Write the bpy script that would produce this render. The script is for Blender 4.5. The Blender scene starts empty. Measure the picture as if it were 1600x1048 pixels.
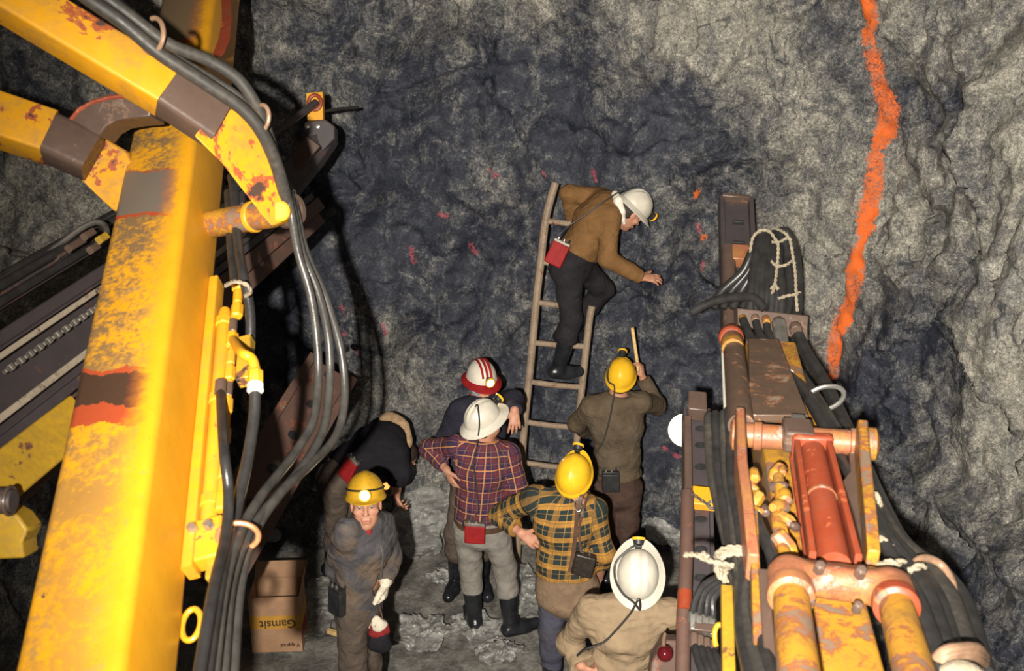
# Underground drill face: miners, a ladder against the rock and two drilling booms, lit by one flash.
import bpy, bmesh, math, random
import numpy as np
from mathutils import Vector, noise as mnoise

SC = bpy.context.scene
COL = SC.collection
random.seed(7)
R = np.random.RandomState(11)

# ------------------------------------------------------------------ camera model (metres; wall near y=0, floor z=0)
F = 1556.0
PITCH = math.radians(20)
CAM = np.array([0, -7.3, 4.35])
FW = np.array([0, math.cos(PITCH), -math.sin(PITCH)])
UP = np.array([0, math.sin(PITCH), math.cos(PITCH)])
RT = np.array([1.0, 0, 0])


def V(*a):
    return np.array(a, float)


def W(px, py, d):
    """point seen at (px, py) that lies d metres along the optical axis"""
    return CAM + FW * d + RT * ((px - 800) / F * d) + UP * ((524 - py) / F * d)


def ray(px, py):
    return FW + RT * ((px - 800) / F) + UP * ((524 - py) / F)


def WY(px, py, y):
    r = ray(px, py)
    return CAM + r * ((y - CAM[1]) / r[1])


def WZ(px, py, z):
    r = ray(px, py)
    return CAM + r * ((z - CAM[2]) / r[2])


def nz(v):
    v = np.asarray(v, float)
    return v / (np.linalg.norm(v) + 1e-12)


def perp(a, hint):
    a = nz(a)
    h = np.asarray(hint, float)
    return nz(h - a * np.dot(a, h))


# ------------------------------------------------------------------ numpy noise
def _hash(ix, iy, iz):
    n = (ix * 73856093) ^ (iy * 19349663) ^ (iz * 83492791)
    n = (n ^ (n >> 13)) & 0x7fffffff
    n = (n * (n * n * 15731 + 789221) + 1376312589) & 0x7fffffff
    return n / 1073741823.5 - 1.0


def vnoise(p):
    p = np.asarray(p, float)
    i = np.floor(p).astype(np.int64)
    f = p - i
    f = f * f * f * (f * (f * 6 - 15) + 10)
    x, y, z = i[..., 0], i[..., 1], i[..., 2]
    fx, fy, fz = f[..., 0], f[..., 1], f[..., 2]
    def c(a, b, d):
        return _hash(x + a, y + b, z + d)
    x00 = c(0, 0, 0) * (1 - fx) + c(1, 0, 0) * fx
    x10 = c(0, 1, 0) * (1 - fx) + c(1, 1, 0) * fx
    x01 = c(0, 0, 1) * (1 - fx) + c(1, 0, 1) * fx
    x11 = c(0, 1, 1) * (1 - fx) + c(1, 1, 1) * fx
    return (x00 * (1 - fy) + x10 * fy) * (1 - fz) + (x01 * (1 - fy) + x11 * fy) * fz


def fbm(p, octv=4, lac=2.07, gain=.5, ridged=False):
    p = np.asarray(p, float)
    s = 0
    a = 1.0
    for k in range(octv):
        n = vnoise(p + 17.3 * k)
        if ridged:
            n = 1 - 2 * np.abs(n)
        s = s + a * n
        p = p * lac
        a *= gain
    return s


# ------------------------------------------------------------------ objects
def tag(o, label, cat, group=None, kind=None):
    if label:
        o['label'] = label
    if cat:
        o['category'] = cat
    if group:
        o['group'] = group
    if kind:
        o['kind'] = kind
    return o


def thing(name, loc, label, cat, group=None):
    o = bpy.data.objects.new(name, None)
    o.empty_display_size = .1
    o.location = tuple(float(x) for x in loc)
    COL.objects.link(o)
    return tag(o, label, cat, group)


def origin_of(parent):
    q = np.zeros(3)
    while parent is not None:
        q = q + np.array(parent.location)
        parent = parent.parent
    return q


class MB:
    """collects shapes into one mesh; vertices in world coordinates"""
    def __init__(s):
        s.v = []
        s.f = []
        s.n = 0
        s.at = {}

    def add(s, v, f, **attr):
        v = np.asarray(v, float)
        for k, a in attr.items():
            s.at.setdefault(k, []).append((s.n, np.asarray(a, float)))
        s.v.append(v)
        s.f.extend([tuple(i + s.n for i in q) for q in f])
        s.n += len(v)
        return s

    def frame(s, A, B, prof, lat, profB=None, caps=True, attr=False, toward=None):
        """extrude a closed 2-D profile [(across, up)] from A to B; across runs along lat"""
        A = np.asarray(A, float)
        B = np.asarray(B, float)
        a = nz(B - A)
        l = perp(a, lat)
        u = np.cross(l, a)
        if toward is not None and np.dot(u, toward) < 0:
            u = -u
        pB = profB or prof
        n = len(prof)
        v = [A + l * x + u * y for x, y in prof] + [B + l * x + u * y for x, y in pB]
        f = [(i, (i + 1) % n, n + (i + 1) % n, n + i) for i in range(n)]
        if caps:
            f += [tuple(range(n - 1, -1, -1)), tuple(range(n, 2 * n))]
        if attr:
            L = np.linalg.norm(B - A)
            c = []
            for k, pr in ((0, prof), (L, pB)):
                c += [(k, x, y) for x, y in pr]
            s.add(v, f, buv=c)
        else:
            s.add(v, f)
        return s

    def beam(s, A, B, w, h, lat=(1, 0, 0), wB=None, hB=None, ch=.0, attr=False):
        def pr(w, h):
            if ch <= 0:
                return [(-w / 2, -h / 2), (w / 2, -h / 2), (w / 2, h / 2), (-w / 2, h / 2)]
            c = ch
            out = []
            for sx, sy, a0 in ((1, -1, -90), (1, 1, 0), (-1, 1, 90), (-1, -1, 180)):
                for k in range(4):
                    t = math.radians(a0 + k * 30)
                    out.append((sx * (w / 2 - c) + c * math.cos(t), sy * (h / 2 - c) + c * math.sin(t)))
            return out
        return s.frame(A, B, pr(w, h), lat, pr(wB or w, hB or h), attr=attr)

    def box(s, c, x, y, z):
        """x, y, z: full edge vectors"""
        c = np.asarray(c, float)
        x, y, z = (np.asarray(q, float) / 2 for q in (x, y, z))
        v = [c + i * x + j * y + k * z for k in (-1, 1) for j in (-1, 1) for i in (-1, 1)]
        f = [(0, 2, 3, 1), (4, 5, 7, 6), (0, 1, 5, 4), (2, 6, 7, 3), (0, 4, 6, 2), (1, 3, 7, 5)]
        return s.add(v, f)

    def prism(s, pts, ext):
        """closed outline of 3-D points pushed along ext"""
        pts = [np.asarray(p, float) for p in pts]
        ext = np.asarray(ext, float)
        n = len(pts)
        nrm = sum(np.cross(pts[i] - pts[0], pts[(i + 1) % n] - pts[0]) for i in range(1, n - 1))
        if np.dot(nrm, ext) > 0:
            pts = pts[::-1]
        v = pts + [p + ext for p in pts]
        f = [tuple(range(n)), tuple(range(2 * n - 1, n - 1, -1))]
        f += [(i, n + i, n + (i + 1) % n, (i + 1) % n) for i in range(n)]
        return s.add(v, f)

    def rings(s, rings, close=True, caps=True):
        n = len(rings[0])
        v = np.concatenate([np.asarray(r, float) for r in rings])
        f = []
        for k in range(len(rings) - 1):
            for i in range(n if close else n - 1):
                j = (i + 1) % n
                f.append((k * n + i, k * n + j, (k + 1) * n + j, (k + 1) * n + i))
        if caps and close:
            f.append(tuple(range(n - 1, -1, -1)))
            m = (len(rings) - 1) * n
            f.append(tuple(range(m, m + n)))
        return s.add(v, f)

    def tube(s, path, r, seg=12, caps=True):
        """round tube through the points; r a number or one radius per point"""
        P = np.asarray(path, float)
        n = len(P)
        rr = np.full(n, r, float) if np.isscalar(r) else np.asarray(r, float)
        T = np.gradient(P, axis=0)
        T /= np.linalg.norm(T, axis=1)[:, None] + 1e-12
        h = V(0, 0, 1) if abs(T[0][2]) < .9 else V(1, 0, 0)
        N = perp(T[0], h)
        out = []
        ang = np.linspace(0, 2 * math.pi, seg, endpoint=False)
        for k in range(n):
            N = perp(T[k], N)
            B = np.cross(T[k], N)
            out.append(P[k] + rr[k] * (np.cos(ang)[:, None] * N + np.sin(ang)[:, None] * B))
        return s.rings(out, caps=caps)

    def cyl(s, A, B, r, rB=None, seg=20):
        return s.tube([A, B], [r, r if rB is None else rB], seg)

    def lathe(s, c, axis, prof, seg=32, ref=(1, 0, 0), sc=(1, 1)):
        """profile [(radius, height)] around axis; sc stretches along ref / cross"""
        a = nz(axis)
        x = perp(a, ref)
        y = np.cross(a, x)
        c = np.asarray(c, float)
        ang = np.linspace(0, 2 * math.pi, seg, endpoint=False)
        return s.rings([c + a * h + r * (np.cos(ang)[:, None] * x * sc[0] + np.sin(ang)[:, None] * y * sc[1]) for r, h in prof])

    def ball(s, c, r, seg=16, axes=None):
        c = np.asarray(c, float)
        r = (r, r, r) if np.isscalar(r) else r
        ax = axes or (V(1, 0, 0), V(0, 1, 0), V(0, 0, 1))
        ang = np.linspace(0, 2 * math.pi, seg, endpoint=False)
        rg = []
        for k in range(1, seg // 2):
            t = math.pi * k / (seg // 2)
            rg.append(c + ax[2] * r[2] * math.cos(t) * -1 + math.sin(t) * (np.cos(ang)[:, None] * ax[0] * r[0] + np.sin(ang)[:, None] * ax[1] * r[1]))
        return s.rings(rg)

    def build(s, name, mat, parent=None, smooth=True, bevel=0, bseg=2, sub=0, solid=0, angle=35, loc=None):
        v = np.concatenate(s.v) if s.v else np.zeros((0, 3))
        if parent is not None:
            org = origin_of(parent)
            mine = np.zeros(3)
        else:
            org = np.zeros(3) if loc is None else np.asarray(loc, float)
            mine = org
        v = v - org
        me = bpy.data.meshes.new(name)
        me.from_pydata(v.tolist(), [], s.f)
        me.update()
        for k, lst in s.at.items():
            arr = np.zeros((len(v), 3), np.float32)
            for st, a in lst:
                arr[st:st + len(a)] = a
            at = me.attributes.new(k, 'FLOAT_VECTOR', 'POINT')
            at.data.foreach_set('vector', arr.ravel())
        o = bpy.data.objects.new(name, me)
        o.location = tuple(mine)
        COL.objects.link(o)
        if parent is not None:
            o.parent = parent
        if mat:
            me.materials.append(mat)
        bm = bmesh.new()
        bm.from_mesh(me)
        bmesh.ops.recalc_face_normals(bm, faces=bm.faces)
        bm.to_mesh(me)
        bm.free()
        if solid:
            m = o.modifiers.new('thick', 'SOLIDIFY')
            m.thickness = solid
            m.offset = -1
        if bevel:
            m = o.modifiers.new('bevel', 'BEVEL')
            m.width = bevel
            m.segments = bseg
            m.limit_method = 'ANGLE'
            m.angle_limit = math.radians(40)
        if sub:
            m = o.modifiers.new('sub', 'SUBSURF')
            m.levels = m.render_levels = sub
        if smooth:
            me.polygons.foreach_set('use_smooth', [True] * len(me.polygons))
            try:
                me.set_sharp_from_angle(angle=math.radians(angle))
            except Exception:
                pass
        return o


def spline(pts, n=12):
    """Catmull-Rom through the points"""
    P = [np.asarray(p, float) for p in pts]
    P = [2 * P[0] - P[1]] + P + [2 * P[-1] - P[-2]]
    out = []
    for i in range(1, len(P) - 2):
        for k in range(n):
            t = k / n
            a, b, c, d = P[i - 1], P[i], P[i + 1], P[i + 2]
            out.append(.5 * (2 * b + (c - a) * t + (2 * a - 5 * b + 4 * c - d) * t * t + (3 * b - a - 3 * c + d) * t ** 3))
    out.append(P[-2])
    return np.array(out)


def wpath(pts, n=10):
    """smooth path through (px, py, depth) triples"""
    return spline([W(*p) for p in pts], n)


def rope(mb, path, r, twist=40):
    """two-strand twisted rope along a path"""
    P = np.asarray(path, float)
    seg = np.linalg.norm(np.diff(P, axis=0), axis=1)
    L = np.concatenate([[0], np.cumsum(seg)])
    m = max(8, int(L[-1] / (r * 1.1)))
    t = np.linspace(0, L[-1], m)
    Q = np.stack([np.interp(t, L, P[:, k]) for k in range(3)], 1)
    T = np.gradient(Q, axis=0)
    T /= np.linalg.norm(T, axis=1)[:, None] + 1e-12
    N = perp(T[0], (0.3, .2, 1))
    for ph in (0, math.pi):
        pts = []
        NN = N
        for k in range(m):
            NN = perp(T[k], NN)
            B = np.cross(T[k], NN)
            a = ph + t[k] * twist
            pts.append(Q[k] + r * .55 * (math.cos(a) * NN + math.sin(a) * B))
        mb.tube(pts, r * .62, 6)
    return mb
# ------------------------------------------------------------------ materials
class NT:
    def __init__(s, name):
        s.m = bpy.data.materials.new(name)
        s.m.use_nodes = True
        s.t = s.m.node_tree
        s.b = s.t.nodes['Principled BSDF']

    def n(s, typ, **kw):
        nd = s.t.nodes.new(typ)
        for k, v in kw.items():
            if k.startswith('i_'):
                key = k[2:]
                key = int(key) if key.isdigit() else key.replace('_', ' ')
                nd.inputs[key].default_value = v
            else:
                setattr(nd, k, v)
        return nd

    def l(s, a, b):
        s.t.links.new(a, b)

    def coord(s, scale=1, kind='Object'):
        tc = s.n('ShaderNodeTexCoord')
        mp = s.n('ShaderNodeMapping')
        mp.inputs['Scale'].default_value = (scale,) * 3 if np.isscalar(scale) else scale
        s.l(tc.outputs[kind], mp.inputs['Vector'])
        return mp.outputs['Vector']

    def noise(s, vec, scale, detail=4, rough=.55, dist=0):
        nd = s.n('ShaderNodeTexNoise')
        nd.inputs['Scale'].default_value = scale
        nd.inputs['Detail'].default_value = detail
        nd.inputs['Roughness'].default_value = rough
        nd.inputs['Distortion'].default_value = dist
        if vec is not None:
            s.l(vec, nd.inputs['Vector'])
        return nd.outputs['Fac']

    def ramp(s, fac, stops, interp='LINEAR'):
        nd = s.n('ShaderNodeValToRGB')
        cr = nd.color_ramp
        cr.interpolation = interp
        while len(cr.elements) < len(stops):
            cr.elements.new(.5)
        for e, (p, c) in zip(cr.elements, stops):
            e.position = p
            c = (c, c, c) if np.isscalar(c) else c
            e.color = (*c, 1)
        s.l(fac, nd.inputs['Fac'])
        return nd.outputs['Color']

    def mix(s, fac, a, b, mode='MIX'):
        nd = s.n('ShaderNodeMix', data_type='RGBA', blend_type=mode)
        for sock, x in ((nd.inputs[0], fac), (nd.inputs[6], a), (nd.inputs[7], b)):
            if hasattr(x, 'is_output'):
                s.l(x, sock)
            else:
                sock.default_value = (*x, 1) if not np.isscalar(x) else x
        return nd.outputs[2]

    def math(s, op, a, b=None, c=None, clamp=False):
        nd = s.n('ShaderNodeMath', operation=op)
        nd.use_clamp = clamp
        for k, x in enumerate((a, b, c)):
            if x is None:
                continue
            if hasattr(x, 'is_output'):
                s.l(x, nd.inputs[k])
            else:
                nd.inputs[k].default_value = x
        return nd.outputs[0]

    def attr(s, name):
        nd = s.n('ShaderNodeAttribute')
        nd.attribute_name = name
        return nd

    def sep(s, vec):
        nd = s.n('ShaderNodeSeparateXYZ')
        s.l(vec, nd.inputs[0])
        return nd.outputs

    def bump(s, h, strength=.3, dist=.01, prev=None):
        nd = s.n('ShaderNodeBump')
        nd.inputs['Strength'].default_value = strength
        nd.inputs['Distance'].default_value = dist
        s.l(h, nd.inputs['Height'])
        if prev is not None:
            s.l(prev, nd.inputs['Normal'])
        return nd.outputs['Normal']

    def out(s, color=None, rough=None, metal=None, normal=None, spec=None):
        for key, x in (('Base Color', color), ('Roughness', rough), ('Metallic', metal), ('Normal', normal), ('Specular IOR Level', spec)):
            if x is None:
                continue
            if hasattr(x, 'is_output'):
                s.l(x, s.b.inputs[key])
            else:
                s.b.inputs[key].default_value = (*x, 1) if not np.isscalar(x) else x
        return s.m


def simple(name, col, rough=.6, metal=0, var=.25, scale=12, bump=.0, bscale=60, spec=.4):
    t = NT(name)
    c = t.coord()
    a = tuple(x * (1 - var) for x in col)
    b = tuple(min(1, x * (1 + var)) for x in col)
    colr = t.ramp(t.noise(c, scale, 5, .6), [(.3, a), (.7, b)])
    nrm = t.bump(t.noise(c, bscale, 4), bump, .01) if bump else None
    return t.out(colr, rough, metal, nrm, spec)


def cloth(name, col, var=.3, scale=9, weave=260, bump=.35, wr=14, dirt=None, dirt_amt=.5):
    """woven cloth: fine weave plus soft fold bumps, optional dirt patches"""
    t = NT(name)
    c = t.coord()
    a = tuple(x * (1 - var) for x in col)
    b = tuple(min(1, x * (1 + var)) for x in col)
    colr = t.ramp(t.noise(c, scale, 5, .65), [(.3, a), (.7, b)])
    if dirt:
        colr = t.mix(t.ramp(t.noise(c, 4.5, 5, .6), [(.5, 0.0), (.68, dirt_amt)]), colr, dirt)
    n1 = t.bump(t.noise(c, wr, 3, .5, 1.2), bump, .03)
    n2 = t.bump(t.noise(c, weave, 2), .25, .003, n1)
    return t.out(colr, .92, 0, n2, .15)


def skin_mat():
    t = NT('skin')
    c = t.coord()
    col = t.ramp(t.noise(c, 22, 4), [(.3, (.34, .155, .095)), (.7, (.46, .23, .15))])
    col = t.mix(t.ramp(t.noise(c, 9, 4, .6), [(.55, 0.0), (.75, .35)]), col, (.16, .09, .06))
    t.b.inputs['Subsurface Weight'].default_value = .08
    t.b.inputs['Subsurface Radius'].default_value = (.01, .004, .002)
    return t.out(col, .55, 0, t.bump(t.noise(c, 120, 3), .12, .004), .35)


def worn_paint(name, col, under=(.13, .075, .05), chip=(.30, .07, .03), amount=.5, scale=5, dirt=(.10, .075, .055), dirt_amt=.45, rough=.42, metal_under=.35, soft=.015):
    """old machine paint: grime film, chipped patches with primer rims"""
    t = NT(name)
    c = t.coord()
    big = t.noise(c, scale, 6, .62, .6)
    fine = t.noise(c, scale * 7, 4, .6)
    m = t.math('ADD', big, t.math('MULTIPLY', t.math('SUBTRACT', fine, .5), .25))
    lo = .78 - amount * .36
    chipm = t.ramp(m, [(lo, 0.0), (lo + soft, 1.0)])
    barem = t.ramp(m, [(lo + .05, 0.0), (lo + .05 + soft, 1.0)])
    base = t.ramp(t.noise(c, scale * 1.7, 5, .6), [(.3, tuple(x * .82 for x in col)), (.7, col)])
    film = t.ramp(t.math('MULTIPLY', t.noise(c, scale * .8, 5, .65), t.math('ADD', .5, fine)), [(.45, 0.0), (.75, dirt_amt)])
    k = t.mix(film, base, dirt)
    k = t.mix(chipm, k, chip)
    k = t.mix(barem, k, under)
    met = t.math('MULTIPLY', barem, metal_under)
    h = t.math('SUBTRACT', t.math('MULTIPLY', fine, .15), chipm)
    return t.out(k, t.ramp(fine, [(.3, rough - .08), (.7, rough + .16)]), met, t.bump(h, .25, .004), .4)


def boom_paint():
    """yellow boom: big grimy top face with bare rubbed bands, clean flank. buv = (along, across, up) in metres"""
    t = NT('boom_yellow_paint')
    c = t.coord()
    x, y, z = t.sep(t.attr('buv').outputs['Vector'])[:3]
    wob = t.math('MULTIPLY', t.math('SUBTRACT', t.noise(c, 9, 5, .65), .5), .34)
    wob2 = t.math('MULTIPLY', t.math('SUBTRACT', t.noise(c, 26, 4, .6), .5), .07)
    fine = t.noise(c, 46, 4, .65)
    top = t.ramp(t.math('ADD', z, .5), [(.62, 0.0), (.648, 1.0)])         # up-facing side
    left = t.ramp(t.math('ADD', t.math('ADD', y, wob2), .5), [(.53, 1.0), (.61, 0.0)])
    base = t.ramp(t.noise(c, 7, 5), [(.3, (.60, .275, .010)), (.7, (.70, .325, .013))])
    g = t.noise(c, 4.2, 8, .74, .5)
    gs = t.math('ADD', g, t.math('MULTIPLY', t.math('SUBTRACT', fine, .5), .55))
    gm = t.math('MULTIPLY', t.math('MULTIPLY', t.ramp(gs, [(.41, 0.0), (.56, .92)]), top), left)
    gm = t.math('MULTIPLY', gm, t.ramp(t.math('DIVIDE', x, 4.0), [(.14, .45), (.45, 1.0)]))
    k = t.mix(gm, base, (.15, .10, .058))
    lg = t.ramp(t.noise(c, 13, 5, .7), [(.60, 0.0), (.68, .4)])
    k = t.mix(t.math('MULTIPLY', lg, top), k, (.25, .17, .09))
    sp_ = t.noise(c, 120, 2, .5)
    k = t.mix(t.ramp(sp_, [(.70, 0.0), (.73, .55)]), k, (.20, .10, .03))

    def band(lo, hi, amp):
        w = t.math('ADD', x, t.math('MULTIPLY', wob, amp))
        w = t.math('ADD', w, t.math('MULTIPLY', y, .35))
        a = t.math('GREATER_THAN', w, lo)
        b = t.math('LESS_THAN', w, hi)
        return t.math('MULTIPLY', t.math('MULTIPLY', t.math('MULTIPLY', a, b), top), left)
    for lo, hi, amp, grow, bare in BANDS:
        k = t.mix(band(lo - grow, hi + grow * .3, amp * 1.35), k, (.36, .062, .022))
        k = t.mix(band(lo, hi, amp), k, bare)
    # hammered black chips
    ch = t.noise(c, 11, 5, .6)
    k = t.mix(t.math('MULTIPLY', t.ramp(ch, [(.735, 0.0), (.745, 1.0)]), top), k, (.11, .06, .035))
    n = t.bump(t.noise(c, 30, 4), .12, .006)
    return t.out(k, t.ramp(fine, [(.3, .34), (.7, .5)]), 0, n, .45)


def rock_mat(name, pinks=False):
    t = NT(name)
    c = t.coord(1, 'Object')
    at = t.sep(t.attr('rock').outputs['Vector'])           # x: dry/pale amount plus some painted light  y: distance to the orange line  z: distance to pink marks
    warp = t.n('ShaderNodeTexNoise')
    warp.inputs['Scale'].default_value = 3.0
    warp.inputs['Detail'].default_value = 3
    t.l(c, warp.inputs['Vector'])
    va = t.n('ShaderNodeVectorMath', operation='MULTIPLY_ADD')
    t.l(warp.outputs['Color'], va.inputs[0])
    va.inputs[1].default_value = (.35, .35, .35)
    t.l(c, va.inputs[2])
    wc = va.outputs[0]
    grain = t.noise(c, 150, 3, .7)
    sp = t.noise(c, 48, 8, .8)
    md = t.noise(wc, 8, 9, .74)
    lg = t.noise(wc, 2.2, 8, .68)
    sm = t.n('ShaderNodeMapping')
    sm.inputs['Scale'].default_value = (4.2, 4.2, 1.5)
    sm.inputs['Rotation'].default_value = (.1, .35, 0)
    t.l(wc, sm.inputs['Vector'])
    st = t.noise(sm.outputs['Vector'], 1.5, 9, .72)
    speck = t.math('ADD', t.math('MULTIPLY', sp, .6), t.math('MULTIPLY', grain, .4))
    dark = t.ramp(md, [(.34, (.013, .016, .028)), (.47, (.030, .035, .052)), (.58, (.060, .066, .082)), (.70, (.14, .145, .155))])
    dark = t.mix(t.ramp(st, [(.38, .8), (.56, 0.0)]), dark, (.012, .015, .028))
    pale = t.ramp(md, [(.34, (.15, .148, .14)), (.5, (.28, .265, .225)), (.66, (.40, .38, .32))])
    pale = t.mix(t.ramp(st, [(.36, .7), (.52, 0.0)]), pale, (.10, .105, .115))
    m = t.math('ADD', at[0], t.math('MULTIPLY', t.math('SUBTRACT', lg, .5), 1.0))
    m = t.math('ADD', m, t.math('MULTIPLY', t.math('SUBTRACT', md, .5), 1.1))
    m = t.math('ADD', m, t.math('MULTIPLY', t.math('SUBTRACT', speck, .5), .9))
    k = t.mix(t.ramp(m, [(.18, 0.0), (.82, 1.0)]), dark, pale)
    k = t.mix(1.0, k, t.ramp(speck, [(.38, .22), (.48, .75), (.54, 1.15), (.66, 2.3)]), 'MULTIPLY')
    cr = t.n('ShaderNodeTexVoronoi', feature='DISTANCE_TO_EDGE')
    cr.inputs['Scale'].default_value = 1.35
    t.l(sm.outputs['Vector'], cr.inputs['Vector'])
    crk = t.ramp(t.math('ADD', cr.outputs['Distance'], t.math('MULTIPLY', t.math('SUBTRACT', md, .5), .16)), [(.0, 1.0), (.035, 0.0)])
    crk = t.math('MULTIPLY', crk, t.ramp(lg, [(.45, 0.0), (.6, .75)]))
    k = t.mix(crk, k, (.018, .020, .03))
    # spray paint
    pn = t.noise(c, 34, 5, .7)
    edge = t.math('ADD', t.math('SUBTRACT', at[1], .004), t.math('MULTIPLY', t.math('SUBTRACT', pn, .5), .16))
    pm = t.ramp(edge, [(.0, 1.0), (.016, 0.0)])
    thin = t.ramp(t.math('ADD', speck, t.math('MULTIPLY', pn, .5)), [(.66, .15), (.80, 1.0)])
    thin = t.math('MAXIMUM', thin, t.ramp(lg, [(.48, 0.0), (.56, 1.0)]))
    k = t.mix(t.math('MULTIPLY', pm, thin), k, (.74, .145, .022))
    pk = t.ramp(t.math('ADD', at[2], t.math('MULTIPLY', t.math('SUBTRACT', pn, .5), .08)), [(.0, .75), (.01, 0.0)])
    k = t.mix(t.math('MULTIPLY', pk, t.ramp(sp, [(.42, 0.0), (.52, 1.0)])), k, (.42, .07, .10))
    n0 = t.bump(t.math('SUBTRACT', md, t.math('MULTIPLY', crk, .5)), .5, .025)
    n = t.bump(t.math('ADD', sp, t.math('MULTIPLY', grain, .5)), .6, .010, n0)
    ro = t.ramp(m, [(.2, .5), (.7, .85)])
    return t.out(k, ro, 0, n, .4)


def floor_mat():
    t = NT('wet_mud')
    c = t.coord()
    a = t.noise(c, 5, 7, .65, .5)
    b = t.noise(c, 34, 5, .7)
    k = t.ramp(t.math('ADD', t.math('MULTIPLY', a, .6), t.math('MULTIPLY', b, .4)), [(.36, (.065, .064, .061)), (.5, (.16, .152, .138)), (.66, (.31, .295, .265))])
    ro = t.ramp(a, [(.4, .38), (.6, .8)])
    return t.out(k, ro, 0, t.bump(t.math('ADD', a, t.math('MULTIPLY', b, .4)), .6, .03), .4)


def plaid_mat(name, kind):
    t = NT(name)
    c = t.coord()
    x, y, _ = t.sep(t.attr('cloth').outputs['Vector'])[:3]

    def stripe(v, period, lo, hi, off=0):
        f = t.math('FRACT', t.math('ADD', t.math('DIVIDE', v, period), off + 50))
        return t.math('MULTIPLY', t.math('GREATER_THAN', f, lo), t.math('LESS_THAN', f, hi))
    if kind == 'purple':
        P = .082
        k = t.mix(t.ramp(t.noise(c, 40, 3), [(.3, 0.0), (.7, .5)]), (.030, .019, .050), (.045, .027, .065))
        for v in (x, y):
            k = t.mix(t.math('MULTIPLY', stripe(v, P, .62, .92), .36), k, (.17, .032, .026))
        for v in (x, y):
            k = t.mix(t.math('MULTIPLY', stripe(v, P, .02, .11, .0), .75), k, (.52, .23, .08))
            k = t.mix(t.math('MULTIPLY', stripe(v, P, .47, .51, .0), .45), k, (.40, .16, .08))
    else:
        P = .098
        k = (.018, .028, .028)
        k = t.mix(t.math('MULTIPLY', stripe(x, P, .0, .32), .32), k, (.56, .27, .045))
        k = t.mix(t.math('MULTIPLY', stripe(y, P, .0, .36), .55), k, (.56, .27, .045))
        for v in (x, y):
            k = t.mix(t.math('MULTIPLY', stripe(v, P, .70, .74), .5), k, (.45, .25, .06))
            k = t.mix(t.math('MULTIPLY', stripe(v, P, .20, .25), .5), k, (.10, .07, .03))
    k = t.mix(t.ramp(t.noise(c, 8, 4), [(.4, .0), (.7, .35)]), k, (.03, .025, .02))
    n1 = t.bump(t.noise(c, 13, 3, .5, 1.2), .4, .03)
    return t.out(k, .92, 0, t.bump(t.noise(c, 240, 2), .25, .003, n1), .15)


def emis(name, col, strength):
    t = NT(name)
    t.b.inputs['Emission Color'].default_value = (*col, 1)
    t.b.inputs['Emission Strength'].default_value = strength
    return t.out(col, .2)


BANDS = []      # filled below, before boom_paint() is called
M = {}
M['skin'] = skin_mat()
M['hair'] = simple('dark_hair', (.03, .02, .014), .6, 0, .4, 60, .5, 200)
M['eye'] = simple('eye_white', (.26, .22, .19), .3, 0, .1)
M['pupil'] = simple('pupil', (.02, .014, .01), .2)
M['lip'] = simple('lip', (.33, .11, .085), .5)
M['helmet_white'] = simple('white_helmet_shell', (.52, .485, .41), .40, 0, .13, 14, .06, 40)
M['helmet_yellow'] = worn_paint('yellow_helmet_shell', (.78, .44, .018), (.30, .16, .02), (.55, .28, .02), .12, 7, (.25, .13, .02), .35, .36, 0)
M['red_plastic'] = simple('red_plastic', (.22, .011, .012), .6, 0, .2, 20, 0, 60, .15)
M['black_rubber'] = simple('black_rubber', (.020, .020, .021), .45, 0, .4, 18, .15, 60)
M['boot'] = simple('wet_rubber_boot', (.014, .015, .018), .28, 0, .5, 10, .25, 24)
M['hose'] = simple('hose_rubber', (.022, .021, .021), .36, 0, .35, 16, .1, 90)
M['hose_grey'] = simple('grey_hose_rubber', (.042, .040, .037), .34, 0, .35, 16, .1, 90)
M['hose_dusty'] = worn_paint('dusty_hose_rubber', (.034, .032, .029), (.02, .02, .02), (.03, .028, .026), .3, 6, (.085, .07, .055), .6, .5, 0)
M['cable'] = simple('lamp_cable', (.030, .028, .026), .5, 0, .2)
M['lens'] = emis('lit_lamp_glass', (1.0, .74, .38), 7)
M['lens_off'] = simple('lamp_glass', (.25, .23, .2), .08, 0, .1)
M['lamp_yellow'] = simple('yellow_lamp_rim', (.66, .36, .02), .4)
M['steel'] = simple('bare_steel', (.42, .40, .37), .35, .85, .25, 20, .1, 60)
M['chrome'] = simple('bright_steel_ring', (.70, .68, .64), .25, .9, .1)
M['dark_steel'] = worn_paint('dark_feed_steel', (.055, .045, .048), (.10, .07, .055), (.085, .045, .035), .45, 6, (.03, .026, .028), .5, .45, .3)
M['rust_steel'] = worn_paint('rusty_steel', (.10, .055, .042), (.17, .12, .10), (.17, .06, .035), .5, 7, (.05, .035, .03), .5, .55, .3)
M['bare_patch'] = worn_paint('bare_brown_steel', (.095, .062, .048), (.22, .18, .15), (.13, .075, .05), .42, 8, (.05, .034, .027), .5, .35, .5)
M['yellow'] = worn_paint('yellow_machine_paint', (.64, .30, .012), (.13, .085, .06), (.34, .085, .03), .38, 5, (.22, .15, .06), .35)
M['yellow_dull'] = worn_paint('dull_yellow_paint', (.42, .25, .02), (.06, .045, .035), (.14, .06, .03), .42, 7, (.10, .07, .03), .55)
M['yellow_rust'] = worn_paint('rusty_yellow_paint', (.40, .20, .022), (.20, .145, .10), (.23, .065, .025), .82, 7, (.10, .055, .03), .85, .45, .2, .07)
M['red_paint'] = worn_paint('red_primer_paint', (.25, .045, .018), (.13, .08, .055), (.36, .09, .035), .5, 6, (.15, .07, .045), .5)
M['pink_rust'] = worn_paint('pinkish_worn_paint', (.27, .105, .055), (.27, .20, .15), (.24, .06, .028), .72, 9, (.30, .15, .035), .85, .42, .2, .06)
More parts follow.
